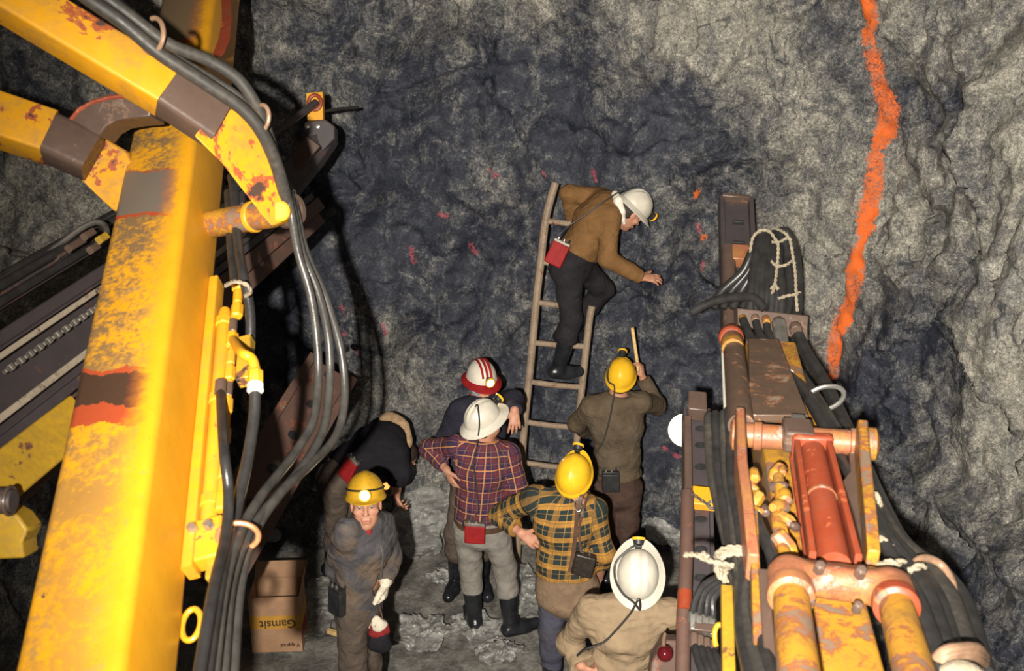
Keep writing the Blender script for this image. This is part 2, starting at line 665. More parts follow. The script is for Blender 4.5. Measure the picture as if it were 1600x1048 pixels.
M['rope'] = simple('white_rope', (.25, .21, .15), .9, 0, .25, 40, .4, 150)
M['copper'] = simple('copper_clamp', (.50, .20, .085), .4, .35, .3, 25)
M['pale_ring'] = simple('pale_worn_ring', (.27, .165, .105), .45, .25, .3, 25)
M['ladder'] = worn_paint('muddy_ladder_steel', (.27, .20, .14), (.11, .07, .05), (.22, .12, .07), .45, 9, (.10, .07, .05), .6, .6, .2)
M['wood'] = simple('pale_wood', (.62, .42, .18), .7, 0, .2, 30)
M['white_plate'] = simple('white_enamel', (.72, .68, .58), .5, 0, .06)
M['red_clear'] = simple('maroon_lens', (.07, .006, .008), .12, 0, .2)
M['scraped'] = worn_paint('scraped_brown_steel', (.105, .066, .045), (.30, .25, .19), (.21, .085, .04), .62, 10, (.05, .033, .025), .55, .4, .35, .06)
M['helmet_ochre'] = worn_paint('dirty_yellow_helmet_shell', (.52, .29, .018), (.2, .1, .02), (.32, .16, .02), .3, 7, (.12, .065, .015), .6, .36, 0)
M['chain'] = simple('dull_chain_steel', (.17, .15, .13), .5, .4, .3, 40)
M['pale_strip'] = worn_paint('pale_scraped_strip', (.36, .30, .23), (.1, .08, .07), (.2, .15, .11), .5, 9, (.1, .08, .06), .5)
M['blue_strap'] = simple('light_blue_strap', (.14, .30, .42), .6)
M['yellow_arm'] = worn_paint('chipped_yellow_paint', (.64, .30, .012), (.09, .055, .04), (.30, .075, .028), .52, 4, (.17, .11, .05), .65)
# ------------------------------------------------------------------ implicit surfaces -> one smooth mesh (surface nets)
class SDF:
    def __init__(s):
        s.ops = []
        s.lo = np.full(3, 1e9)
        s.hi = np.full(3, -1e9)

    def _grow(s, pts, r):
        for p in pts:
            s.lo = np.minimum(s.lo, np.asarray(p) - r)
            s.hi = np.maximum(s.hi, np.asarray(p) + r)

    def cap(s, a, b, ra, rb=None, k=.02):
        a, b = np.asarray(a, float), np.asarray(b, float)
        rb = ra if rb is None else rb
        s._grow((a, b), max(ra, rb))
        s.ops.append(('cap', a, b, ra, rb, k))
        return s

    def chain(s, pts, rs, k=.02):
        for i in range(len(pts) - 1):
            s.cap(pts[i], pts[i + 1], rs[i], rs[i + 1], k)
        return s

    def seg(s, a, b, lat, wa, wb, da, db, k=.03):
        """elliptic limb: half-widths w along lat, half-depths d across"""
        a, b = np.asarray(a, float), np.asarray(b, float)
        s._grow((a, b), max(wa, wb, da, db))
        s.ops.append(('seg', a, b, nz(lat), wa, wb, da, db, k))
        return s

    def ell(s, c, axes, r, k=.02, sub=False):
        c = np.asarray(c, float)
        if not sub:
            s._grow((c,), max(r))
        s.ops.append(('sub' if sub else 'ell', c, [nz(x) for x in axes], r, k))
        return s

    def cut(s, p, n, c=None, r=None):
        """remove what lies on the n side of the plane at p (only within r of c when given)"""
        s.ops.append(('cut', np.asarray(p, float), nz(n), c, r))
        return s

    def mesh(s, h=.008, noise=None, pad=.03):
        """noise: list of (amplitude, frequency vector)"""
        lo = s.lo - pad
        hi = s.hi + pad
        n = np.ceil((hi - lo) / h).astype(int) + 1
        D = np.full(n, 1.0, np.float32)
        ax = [lo[i] + h * np.arange(n[i]) for i in range(3)]

        def sub(l, u):
            i0 = np.clip(np.floor((l - lo) / h).astype(int), 0, n - 1)
            i1 = np.clip(np.ceil((u - lo) / h).astype(int) + 1, 1, n)
            sl = tuple(slice(i0[i], i1[i]) for i in range(3))
            P = np.stack(np.meshgrid(*(ax[i][sl[i]] for i in range(3)), indexing='ij'), -1)
            return sl, P
        for op in s.ops:
            if op[0] == 'cap':
                _, a, b, ra, rb, k = op
                m = max(ra, rb) + max(.05, k * 1.5)
                sl, P = sub(np.minimum(a, b) - m, np.maximum(a, b) + m)
                ab = b - a
                t = np.clip(((P - a) @ ab) / (ab @ ab + 1e-12), 0, 1)
                d = np.linalg.norm(P - a - t[..., None] * ab, axis=-1) - (ra + (rb - ra) * t)
            elif op[0] == 'seg':
                _, a, b, lat, wa, wb, da, db, k = op
                m = max(wa, wb, da, db) + max(.05, k * 1.5)
                sl, P = sub(np.minimum(a, b) - m, np.maximum(a, b) + m)
                ab = b - a
                L = np.linalg.norm(ab)
                ax_ = ab / (L + 1e-9)
                l = perp(ax_, lat)
                q = np.cross(ax_, l)
                t = np.clip(((P - a) @ ax_) / L, 0, 1)
                r = P - a - (t * L)[..., None] * ax_
                w = wa + (wb - wa) * t
                dd = da + (db - da) * t
                mn = np.minimum(w, dd)
                e = np.sqrt(((r @ l) / w) ** 2 + ((r @ q) / dd) ** 2 + ((r @ ax_) / mn) ** 2 + 1e-9)
                d = (e - 1) * mn * np.clip(.5 + .5 * e, .6, 1.2)
            elif op[0] in ('ell', 'sub'):
                _, c, A, r, k = op
                m = max(r) + max(.05, k * 1.5)
                sl, P = sub(c - m, c + m)
                q = P - c
                e = np.sqrt(sum(((q @ A[i]) / r[i]) ** 2 for i in range(3)) + 1e-9)
                d = (e - 1) * min(r)
                if op[0] == 'sub':
                    cur = D[sl]
                    hh = np.clip(.5 - .5 * (cur + d) / k, 0, 1)
                    D[sl] = cur * (1 - hh) - d * hh + k * hh * (1 - hh)
                    continue
            elif op[0] == 'cut':
                _, p, nn, c, r = op
                if c is None:
                    sl, P = sub(lo, hi)
                    d = (P - p) @ nn
                    D[sl] = np.maximum(D[sl], d)
                else:
                    c = np.asarray(c, float)
                    sl, P = sub(c - r, c + r)
                    d = (P - p) @ nn
                    d = np.where(np.linalg.norm(P - c, axis=-1) < r, d, -1)
                    D[sl] = np.maximum(D[sl], d)
                continue
            cur = D[sl]
            hh = np.clip(.5 + .5 * (cur - d) / k, 0, 1)
            D[sl] = cur * (1 - hh) + d * hh - k * hh * (1 - hh)
        if noise:
            near = np.abs(D) < .05
            idx = np.argwhere(near)
            P = lo + idx * h
            dn = 0
            for amp, fr in noise:
                dn = dn + amp * fbm(P * np.asarray(fr), 3)
            D[near] += dn.astype(np.float32)
        return s.nets(D, lo, h)

    @staticmethod
    def nets(D, lo, h):
        S = D < 0
        nx, ny, nzz = D.shape
        corners = [(i, j, k) for i in (0, 1) for j in (0, 1) for k in (0, 1)]
        cnt = np.zeros((nx - 1, ny - 1, nzz - 1), np.int8)
        for i, j, k in corners:
            cnt += S[i:nx - 1 + i, j:ny - 1 + j, k:nzz - 1 + k]
        act = (cnt > 0) & (cnt < 8)
        idx = np.argwhere(act)
        vid = np.full(act.shape, -1, np.int64)
        vid[tuple(idx.T)] = np.arange(len(idx))
        vals = {c: D[idx[:, 0] + c[0], idx[:, 1] + c[1], idx[:, 2] + c[2]] for c in corners}
        acc = np.zeros((len(idx), 3))
        num = np.zeros(len(idx))
        for c in corners:
            for a in range(3):
                if c[a]:
                    continue
                e = list(c)
                e[a] = 1
                e = tuple(e)
                v0, v1 = vals[c], vals[e]
                cr = (v0 < 0) != (v1 < 0)
                den = np.where(cr, v0 - v1, 1)
                t = np.where(cr, v0 / den, 0)
                p = np.tile(np.array(c, float), (len(idx), 1))
                p[:, a] += t
                acc += p * cr[:, None]
                num += cr
        v = lo + (idx + acc / num[:, None]) * h
        F_ = []
        for a in range(3):
            b, c = (a + 1) % 3, (a + 2) % 3
            sl0 = [slice(None)] * 3
            sl1 = [slice(None)] * 3
            sl0[a] = slice(0, -1)
            sl1[a] = slice(1, None)
            d0, d1 = S[tuple(sl0)], S[tuple(sl1)]
            for flip, m in ((False, d0 & ~d1), (True, ~d0 & d1)):
                e = np.argwhere(m)
                ok = (e[:, b] > 0) & (e[:, c] > 0) & (e[:, b] < D.shape[b] - 1) & (e[:, c] < D.shape[c] - 1)
                e = e[ok]
                q = []
                for ob, oc in ((0, 0), (-1, 0), (-1, -1), (0, -1)):
                    g = e.copy()
                    g[:, b] += ob
                    g[:, c] += oc
                    q.append(vid[tuple(g.T)])
                q = np.stack(q, 1)
                F_.append(q[:, ::-1] if flip else q)
        return v, np.concatenate(F_)


def mesh_obj(name, v, f, mat, parent, attrs=None):
    org = origin_of(parent) if parent is not None else v.mean(0)
    me = bpy.data.meshes.new(name)
    f = np.asarray(f)
    nv, nf = len(v), len(f)
    me.vertices.add(nv)
    me.vertices.foreach_set('co', (v - org).astype(np.float32).ravel())
    me.loops.add(nf * 4)
    me.loops.foreach_set('vertex_index', f.astype(np.int32).ravel())
    me.polygons.add(nf)
    me.polygons.foreach_set('loop_start', np.arange(0, nf * 4, 4, dtype=np.int32))
    me.polygons.foreach_set('loop_total', np.full(nf, 4, np.int32))
    me.polygons.foreach_set('use_smooth', np.ones(nf, bool))
    me.update(calc_edges=True)
    me.validate()
    for k, a in (attrs or {}).items():
        at = me.attributes.new(k, 'FLOAT_VECTOR', 'POINT')
        at.data.foreach_set('vector', np.asarray(a, np.float32).ravel())
    me.materials.append(mat)
    o = bpy.data.objects.new(name, me)
    COL.objects.link(o)
    if parent is not None:
        o.parent = parent
    else:
        o.location = tuple(org)
    return o
# ------------------------------------------------------------------ the drift: rock walls, crown and muddy floor
PLAN = [(-4.1, -9.5), (-3.95, -6.5), (-3.75, -4), (-3.5, -2.0), (-3.0, -.75), (-2.2, -.15), (-1.1, .08), (0, .10), (1.0, .05), (1.9, -.12), (2.5, -.50), (2.9, -1.15), (3.15, -2.3), (3.45, -4), (3.8, -6.5), (4.0, -9.5)]
plan = spline([V(x, y + .16, 0) for x, y in PLAN], 40)
_L = np.concatenate([[0], np.cumsum(np.linalg.norm(np.diff(plan, axis=0), axis=1))])
STEP = .024
_s = np.arange(0, _L[-1], STEP)
px_ = np.interp(_s, _L, plan[:, 0])
py_ = np.interp(_s, _L, plan[:, 1])
tx, ty = np.gradient(px_), np.gradient(py_)
nrm_ = np.stack([ty, -tx], 1)
nrm_ /= np.linalg.norm(nrm_, axis=1)[:, None]
_h = np.arange(-.15, 5.55, STEP)
SS, HH = np.meshgrid(np.arange(len(_s)), _h, indexing='ij')
P = np.stack([px_[SS], py_[SS], HH], -1)
N2 = nrm_[SS]
rightness = np.clip((P[..., 0] - 1.7) / .9, 0, 1)
off = .42 * np.clip(HH - 3.9, 0, 9) ** 2                                   # crown leaning in
off += (.16 + .45 * rightness) * np.clip(1.25 - HH, 0, 2) ** 2             # rubble toe
off += .15 * np.exp(-((HH - 1.1) / .10) ** 2) * rightness
q3 = P * V(1, 1, .62)
wp = q3 + .35 * np.stack([vnoise(q3 * 1.1 + 50), vnoise(q3 * 1.1 + 90), vnoise(q3 * 1.1 + 130)], -1)
off += .17 * fbm(wp * .75 + 3.1, 3) + .060 * fbm(wp * 1.7 + 9, 4, ridged=True) * (.6 + .6 * rightness) + (.020 - .012 * rightness) * fbm((P + .2 * wp) * V(5.1, 4.3, 3.1), 3) + .012 * fbm(P * 14 + wp, 3)
# blasted facets: every block of rock has its own small step and tilt
rs = np.random.RandomState(5)
flat = (P + .30 * np.stack([vnoise(P * 2.1 + 3), vnoise(P * 2.1 + 33), vnoise(P * 2.1 + 63)], -1) + .06 * np.stack([vnoise(P * 9 + 3), vnoise(P * 9 + 33), vnoise(P * 9 + 63)], -1)).reshape(-1, 3)
for ns, amp, tilt, sq in ((70, .055, .16, .75), (420, .020, .14, .62)):
    pick = P.reshape(-1, 3)[rs.randint(0, flat.shape[0], ns)]
    hs, tl = rs.uniform(-1, 1, ns) * amp, rs.uniform(-1, 1, (ns, 3)) * tilt
    best = np.full(len(flat), 1e9)
    res = np.zeros(len(flat))
    wgt = V(1, 1, sq)
    for j in range(ns):
        dv = flat - pick[j]
        dd = ((dv * wgt) ** 2).sum(1)
        m = dd < best
        best[m] = dd[m]
        res[m] = hs[j] + np.clip(dv[m] @ tl[j], -.12, .12)
    off += res.reshape(off.shape)
P[..., 0] += N2[..., 0] * off
P[..., 1] += N2[..., 1] * off
WALLP = P

def wall_hit(px, py):
    """point of the rock seen at that pixel"""
    d = nz(ray(px, py))
    r = (WALLP - CAM)
    t = r @ d
    e = np.linalg.norm(r - t[..., None] * d, axis=-1) + (t < 1) * 9
    i = np.unravel_index(np.argmin(e), e.shape)
    return WALLP[i]


def seg_dist(P, poly):
    best = np.full(P.shape[:-1], 9.0)
    for a, b in zip(poly[:-1], poly[1:]):
        ab = b - a
        t = np.clip(((P - a) @ ab) / (ab @ ab + 1e-9), 0, 1)
        best = np.minimum(best, np.linalg.norm(P - a - t[..., None] * ab, axis=-1))
    return best


LINE = [(1350, -30, .050), (1357, 40, .055), (1366, 90, .045), (1377, 140, .055), (1388, 172, .070), (1386, 204, .068), (1369, 236, .03), (1363, 290, .062), (1357, 335, .058), (1346, 378, .05), (1337, 430, .065), (1325, 480, .055), (1314, 520, .07), (1300, 570, .05), (1296, 596, .035)]
lp = [wall_hit(a, b) for a, b, c in LINE]
paint = np.full(P.shape[:-1], 9.0)
for k in range(len(LINE) - 1):
    ab = lp[k + 1] - lp[k]
    t = np.clip(((P - lp[k]) @ ab) / (ab @ ab + 1e-9), 0, 1)
    d = np.linalg.norm(P - lp[k] - t[..., None] * ab, axis=-1) - .9 * (LINE[k][2] + (LINE[k + 1][2] - LINE[k][2]) * t)
    paint = np.minimum(paint, d)
for a, b, r in ((1088, 301, .022), (1098, 372, .012)):
    paint = np.minimum(paint, np.linalg.norm(P - wall_hit(a, b), axis=-1) - r)
pink = np.full(P.shape[:-1], 9.0)
for a, b, c, d_ in ((766, 268, 774, 276), (848, 268, 853, 278), (924, 266, 931, 281), (536, 480, 538, 520), (1040, 700, 1062, 712), (640, 388, 645, 410), (600, 508, 603, 522), (1092, 350, 1096, 420), (556, 545, 560, 552), (690, 335, 700, 338), (735, 380, 742, 396)):
    pink = np.minimum(pink, seg_dist(P, [wall_hit(a, b), wall_hit(c, d_)]) - .012)


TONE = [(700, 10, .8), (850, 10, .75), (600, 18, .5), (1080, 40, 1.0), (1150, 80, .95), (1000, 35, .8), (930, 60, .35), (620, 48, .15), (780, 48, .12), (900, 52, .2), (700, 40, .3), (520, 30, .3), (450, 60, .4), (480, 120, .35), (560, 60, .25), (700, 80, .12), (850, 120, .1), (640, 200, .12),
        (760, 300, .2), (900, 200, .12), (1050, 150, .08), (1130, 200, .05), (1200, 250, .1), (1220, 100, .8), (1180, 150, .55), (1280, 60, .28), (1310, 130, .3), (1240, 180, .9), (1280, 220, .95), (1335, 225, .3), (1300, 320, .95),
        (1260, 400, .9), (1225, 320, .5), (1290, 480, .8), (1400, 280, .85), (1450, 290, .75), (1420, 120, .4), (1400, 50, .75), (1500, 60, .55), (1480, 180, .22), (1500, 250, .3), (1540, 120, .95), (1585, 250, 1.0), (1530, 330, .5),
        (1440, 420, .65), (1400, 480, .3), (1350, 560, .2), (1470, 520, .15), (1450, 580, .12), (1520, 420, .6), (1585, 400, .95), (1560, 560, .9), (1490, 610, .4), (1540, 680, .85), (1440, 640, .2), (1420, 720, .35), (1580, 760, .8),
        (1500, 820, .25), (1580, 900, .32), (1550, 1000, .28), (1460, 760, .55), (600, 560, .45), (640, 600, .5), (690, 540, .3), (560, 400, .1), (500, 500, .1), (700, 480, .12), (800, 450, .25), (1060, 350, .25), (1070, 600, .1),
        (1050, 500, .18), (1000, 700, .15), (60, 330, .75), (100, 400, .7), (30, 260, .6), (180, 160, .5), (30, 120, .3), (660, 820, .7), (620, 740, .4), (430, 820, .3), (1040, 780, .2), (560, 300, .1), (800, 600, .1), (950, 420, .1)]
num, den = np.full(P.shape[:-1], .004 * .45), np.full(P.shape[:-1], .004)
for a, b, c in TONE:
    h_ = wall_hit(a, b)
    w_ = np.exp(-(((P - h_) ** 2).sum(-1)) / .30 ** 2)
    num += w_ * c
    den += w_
pale = num / den  # rock tone, with the left side paled to make up for weak flash
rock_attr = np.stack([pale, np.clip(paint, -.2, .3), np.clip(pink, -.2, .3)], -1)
# shapes one could count: keep the orange band off the far side of folds
M['rock'] = rock_mat('drift_rock')


def grid_obj(name, P, mat, attr=None, flip=False):
    a, b = P.shape[:2]
    ii = np.arange(a * b).reshape(a, b)
    f = np.stack([ii[:-1, :-1], ii[1:, :-1], ii[1:, 1:], ii[:-1, 1:]], -1).reshape(-1, 4)
    if flip:
        f = f[:, ::-1]
    o = mesh_obj(name, P.reshape(-1, 3), f, mat, None, {'rock': attr.reshape(-1, 3)} if attr is not None else None)
    return o


cutl = int(np.argmin(np.abs(px_ + 2.5) + (py_ < -2) * 9))
cutr = int(np.argmin(np.abs(px_ - 2.45) + (py_ < -2) * 9))
for nm, i0, i1 in (('wall_left', 0, cutl + 1), ('wall_back', cutl, cutr + 1), ('wall_right', cutr, len(_s))):
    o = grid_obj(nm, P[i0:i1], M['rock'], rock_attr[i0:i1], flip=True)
    tag(o, {'wall_left': 'grey rock side of the drift behind the yellow boom', 'wall_back': 'dark blasted rock face the crew is working at', 'wall_right': 'pale rough rock side of the drift beyond the orange paint line'}[nm], 'rock wall', kind='structure')

# crown
gx, gy = np.meshgrid(np.arange(-4.4, 4.4, .09), np.arange(-9.6, .4, .09), indexing='ij')
Pc = np.stack([gx, gy, 5.30 - .03 * gx ** 2 + 0 * gy], -1)
Pc[..., 2] += .12 * fbm(Pc * .8, 3) + .05 * fbm(Pc * 3, 3, ridged=True)
att = np.zeros(Pc.shape)
att[..., 0] = .5
att[..., 1:] = .3
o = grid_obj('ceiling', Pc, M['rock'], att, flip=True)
tag(o, 'rough rock crown of the drift overhead', 'rock ceiling', kind='structure')

# floor
M['mud'] = floor_mat()
gx, gy = np.meshgrid(np.arange(-4.3, 4.3, .032), np.arange(-9.5, .6, .032), indexing='ij')
Pf = np.stack([gx, gy, 0 * gx], -1)
rough = fbm(Pf * 1.3 + 2, 3) * .5 + fbm(Pf * 6, 3, ridged=True) * .22 + fbm(Pf * 18, 2) * .1
Pf[..., 2] = -.045 + .028 * np.clip(rough, -1.2, 1.2)
o = grid_obj('floor', Pf, M['mud'], None)
tag(o, 'muddy grey floor of the drift', 'floor', kind='structure')
# ------------------------------------------------------------------ left drilling boom
def box_axis(px0, py0, d0, px1, py1, d1, roll, w, h, s0, s1):
    """frame of a box beam whose left top edge runs through the two seen points"""
    A, B = W(px0, py0, d0), W(px1, py1, d1)
    a = nz(B - A)
    l = nz(np.cross(a, V(0, 0, 1)))
    u = np.cross(l, a)
    r = math.radians(roll)
    l2 = l * math.cos(r) - u * math.sin(r)
    u2 = np.cross(l2, a)
    L = np.linalg.norm(B - A)
    c = A + l2 * w / 2 - u2 * h / 2
    return c + a * s0, c + a * (L + s1), a, l2, u2


def s_on(A, a, px, py):
    """distance along the axis A + s a that passes nearest to the seen pixel"""
    d = nz(ray(px, py))
    r = A - CAM
    b = a @ d
    return ((r @ d) * b - r @ a) / (1 - b * b)


BW, BH = .30, .31
bA0, bB0, ba, bl, bu = box_axis(17, 1048, 2.5, 250, 0, 5.2, -15, BW, BH, -.5, .75)
topA = bA0 + bu * BH / 2                     # middle line of the upper face
def srow(py):
    """length along the boom for a picture row on the upper face"""
    x0 = 17 + (250 - 17) * (1048 - py) / 1048
    x1 = 191 + (330 - 191) * (1048 - py) / 1048
    return s_on(topA, ba, (x0 + x1) / 2, py)


BANDS += [(srow(335), srow(268), .5, .035, (.15, .125, .10)), (srow(632), srow(583), .30, .085, (.06, .032, .02)), (srow(62), srow(-60), .6, .03, (.17, .115, .065))]
M['boom_paint'] = boom_paint()
LB = thing('drilling_boom', bA0, 'big yellow box-section drilling boom rising on the left, worn brown patches on top', 'drilling boom')
mb = MB()
mb.beam(bA0, bB0, BW, BH, lat=bl, ch=.032, attr=True)
beam = mb.build('beam', M['boom_paint'], LB)
def bpt(s, x, y):
    """boom coordinates: s from the near end, x across (right +), y up"""
    return bA0 + ba * s + bl * x + bu * y


# red paint streak near the far end
def patch(pts, off, mat, name, par):
    mb = MB()
    mb.prism(pts, off)
    return mb.build(name, mat, par, smooth=False)


def on_top(px, py):
    d = nz(ray(px, py))
    o_ = topA + bu * .0015
    return CAM + d * (((o_ - CAM) @ bu) / (d @ bu))


patch([on_top(x, y) for x, y in ((346, -5), (360, -5), (362, 30), (359, 62), (350, 84), (338, 92), (333, 84), (342, 60), (347, 30))], bu * .0012, M['red_paint'], 'red_paint_streak', beam)

# pin tube that carries the support arms
pt0, pt1 = W(330, 350, 4.05), W(452, 329, 3.86)
mb = MB()
mb.cyl(pt0, pt1, .056, seg=28)
pin = mb.build('pin_tube', M['yellow_rust'], LB, bevel=.004)
ax_ = nz(pt1 - pt0)
mb = MB()
mb.lathe(pt1, ax_, [(.066, -.03), (.070, -.02), (.070, .02), (.062, .032), (.04, .034), (.038, .012), (.002, .012)], 28)
mb.build('end_cap', M['bare_patch'], pin)
mb = MB()
mb.lathe(pt0 * .45 + pt1 * .55, ax_, [(.06, -.012), (.063, -.008), (.063, .008), (.06, .012)], 28)
mb.build('collar', M['yellow'], pin)

# valve bank and cylinder along the right flank
def bank(py, off, up=0):
    """point beside the boom's right flank at a picture row; off metres out, up metres above mid-height"""
    s = s_on(bA0 + bl * BW / 2 - bu * BH / 2, ba, 283 + 97 * (1048 - py) / 1048, py)
    return bA0 + ba * s + bl * (BW / 2 + off) + bu * (-BH / 2 + up)


mb = MB()
mb.beam(bank(452, .018, .03), bank(905, .018, .03), .036, .07, lat=bl, ch=.006)
mb.build('side_rail', M['yellow'], LB)
mb = MB()
mb.tube([bank(500, .062, .03), bank(510, .062, .03), bank(830, .062, .03), bank(842, .062, .03)], [.020, .026, .026, .020], 20)
cy = mb.build('cylinder', M['yellow'], LB)
for py in (520, 640, 800):
    mb = MB()
    c = bank(py, .062, .03)
    mb.lathe(c, ba, [(.027, -.02), (.033, -.016), (.033, .016), (.027, .02)], 8)
    mb.build('clamp_band', M['yellow'], cy)
# line of couplings outside
k = 0
for py, r, hx in ((448, .020, 8), (466, .026, 6), (486, .017, 10), (507, .024, 6), (530, .016, 10), (552, .024, 6), (580, .017, 10), (604, .021, 6), (630, .014, 10), (655, .019, 6), (680, .013, 10), (702, .019, 6), (728, .013, 10), (756, .018, 6), (784, .015, 8), (806, .021, 6)):
    mb = MB()
    c = bank(py, .100 + (.012 if py < 520 else 0), .035)
    mb.lathe(c, ba, [(r * .6, -.036), (r * .98, -.03), (r, -.012), (r, .012), (r * .98, .03), (r * .6, .036)], hx)
    mb.build('pipe_coupling', M['yellow'] if k % 4 else M['bare_patch'], LB, bevel=.002)
    k += 1
mb = MB()
mb.tube([bank(440, .105, .035), bank(815, .100, .035)], .011, 10)
mb.build('pipe', M['yellow'], LB)
mb = MB()
mb.box(bank(585, .150, .02), ba * .22, bl * .05, bu * .05)
mb.build('valve_block', M['yellow_dull'], LB, bevel=.005)
mb = MB()
mb.box(bank(862, .05, .02), ba * .15, bl * .13, bu * .07)
vb = mb.build('mounting_block', M['yellow'], LB, bevel=.008)
for o_, y_ in ((.0, .07), (.05, .065)):
    mb = MB()
    mb.lathe(bank(848, .03 + o_, y_ - .01), bu, [(.016, 0), (.016, .02), (.012, .026), (.002, .026)], 6)
    mb.build('bolt', M['steel'], vb)
mb = MB()
mb.box(bank(896, .085, .0), ba * .10, bl * .05, bu * .05)
mb.build('bracket_foot', M['yellow_dull'], LB, bevel=.006)
# elbow fitting and its hose
el0 = bank(553, .105, .04)
mb = MB()
mb.tube(spline([el0, W(378, 551, 3.36), W(393, 560, 3.34), W(399, 578, 3.32)], 6), .0175, 12)
eb = mb.build('elbow', M['yellow'], LB)
mb = MB()
mb.lathe(W(399, 590, 3.30), nz(W(399, 600, 3.29) - W(399, 580, 3.31)), [(.016, -.03), (.026, -.024), (.026, .018), (.02, .026)], 6)
mb.build('hex_nut', M['yellow'], eb, bevel=.002)
mb = MB()
mb.lathe(W(399, 604, 3.28), nz(W(399, 610, 3.27) - W(399, 590, 3.30)), [(.020, -.01), (.027, -.008), (.027, .016), (.02, .02)], 16)
mb.build('sleeve', M['white_plate'], eb)
mb = MB()
mb.lathe(bank(632, .082, .06), ba, [(.012, -.035), (.021, -.028), (.021, .028), (.015, .035)], 12)
mb.build('hose_end', M['bare_patch'], LB)
# hoses
HOSES = [
    ('hose_grey', .0165, [(448, 300, 3.76), (455, 335, 3.76), (466, 395, 3.8), (485, 460, 3.82), (495, 530, 3.84), (497, 600, 3.82), (488, 660, 3.7), (455, 715, 3.5), (408, 775, 3.2), (376, 832, 2.98), (350, 920, 2.72), (331, 1080, 2.42)]),
    ('hose_grey', .0165, [(452, 300, 3.82), (459, 335, 3.80), (472, 395, 3.84), (498, 460, 3.88), (513, 530, 3.92), (515, 600, 3.9), (505, 672, 3.76), (470, 732, 3.52), (424, 785, 3.24), (388, 834, 3.03), (360, 920, 2.78), (346, 1080, 2.46)]),
    ('hose_grey', .0165, [(456, 300, 3.88), (463, 335, 3.84), (478, 395, 3.88), (510, 470, 3.94), (533, 550, 3.98), (538, 625, 3.95), (524, 682, 3.82), (482, 728, 3.56), (438, 770, 3.28), (398, 832, 3.08), (374, 920, 2.84), (362, 1080, 2.50)]),
    ('hose', .0185, [(399, 600, 3.29), (397, 650, 3.25), (388, 710, 3.18), (374, 775, 3.08), (362, 834, 2.96), (341, 920, 2.68), (318, 1080, 2.38)]),
    ('hose', .0165, None),
]
for m_, r_, pth in HOSES:
    if pth is None:
        pp = spline([bank(638, .082, .06), W(350, 705, 3.06), W(357, 770, 3.0), W(353, 834, 2.90), W(332, 930, 2.62), W(307, 1080, 2.34)], 10)
    else:
        pp = wpath(pth, 10)
    mb = MB()
    mb.tube(pp, r_, 14)
    mb.build('hydraulic_hose', M[m_], LB)
# copper ring round the hose bundle
rc = W(372, 838, 2.985)
ra = nz(W(360, 880, 2.86) - W(384, 800, 3.14))
e1 = perp(ra, V(1, 0, 0))
e2 = np.cross(ra, e1)
mb = MB()
mb.tube([rc + e1 * .060 * math.cos(t) + e2 * .046 * math.sin(t) for t in np.linspace(0, 2 * math.pi, 33)], .0085, 10)
mb.build('hose_ring', M['copper'], LB)
# rope ties near the couplings
mb = MB()
rope(mb, wpath([(352, 446, 3.55), (366, 440, 3.47), (384, 444, 3.46), (391, 456, 3.5), (383, 462, 3.58)], 8), .0072, 130)
mb.build('rope_tie', M['rope'], LB)
# hose running behind the couplings
for pth, r_ in (([(362, 276, 4.2), (366, 300, 4.1), (372, 380, 3.9), (380, 430, 3.75), (390, 480, 3.72), (391, 530, 3.7), (386, 560, 3.7)], .019), ([(356, 300, 4.2), (360, 380, 3.95), (366, 440, 3.8)], .016)):
    mb = MB()
    mb.tube(wpath(pth, 8), r_, 12)
    mb.build('hydraulic_hose', M['hose'], LB)
# lifting eye low on the flank
le = bank(978, .02, .0)
mb = MB()
mb.tube([le + ba * .05 * math.cos(t) + bl * .028 * math.sin(t) for t in np.linspace(0, 2 * math.pi, 25)], .009, 10)
mb.build('lifting_eye', M['yellow'], LB)

# ------------------------------------------------------------------ support arms over the boom
aA, aB = W(-90, -67, 3.28), W(262, 144, 3.46)
aa = nz(aB - aA)
vw = nz(CAM - (aA + aB) / 2)
sd = nz(np.cross(vw, aa))
upv = perp(vw, vw - aa * (vw @ aa))
n1 = nz(perp(aa, vw) * math.cos(math.radians(27)) + nz(np.cross(perp(aa, vw), aa)) * math.sin(math.radians(27)) * (1 if np.cross(perp(aa, vw), aa)[2] > 0 else -1))
la = np.cross(aa, n1)
SA = thing('support_arm', aA, 'upper yellow boom arm crossing over the big boom, bare brown elbow and flat end plate', 'machine arm')
mb = MB()
mb.beam(aA, aB, .155, .13, lat=la, ch=.012)
mb.build('arm', M['yellow_arm'], SA)
bE = W(338, 196, 3.56)
mb = MB()
mb.beam(aB - aa * .02, bE, .150, .125, lat=la, ch=.02)
mb.build('bare_elbow', M['bare_patch'], SA)
pl = [(303, 212), (322, 188), (345, 166), (372, 172), (400, 187), (414, 203), (430, 245), (440, 285), (447, 306), (449, 344), (424, 353), (408, 334), (380, 298), (346, 254)]
pts = [W(x, y, 3.44 + .0021 * (x - 300)) for x, y in pl]
mb = MB()
mb.prism(pts, -perp(V(1, 0, 0) * 0 + nz(CAM - pts[6]), nz(CAM - pts[6])) * .0 + FW * .055)
mb.build('end_plate', M['yellow_arm'], SA, bevel=.006)
pl = [(428, 245), (440, 285), (447, 306), (449, 344), (424, 353), (408, 334), (425, 310)]
for ctr, r_ in (((437, 330), .040),):
    c = W(*ctr, 3.725)
    mb = MB()
    mb.lathe(c, -FW, [(r_, -.02), (r_, .006), (r_ * .8, .012), (.001, .012)], 26)
    mb.build('pin_boss', M['yellow'], SA)
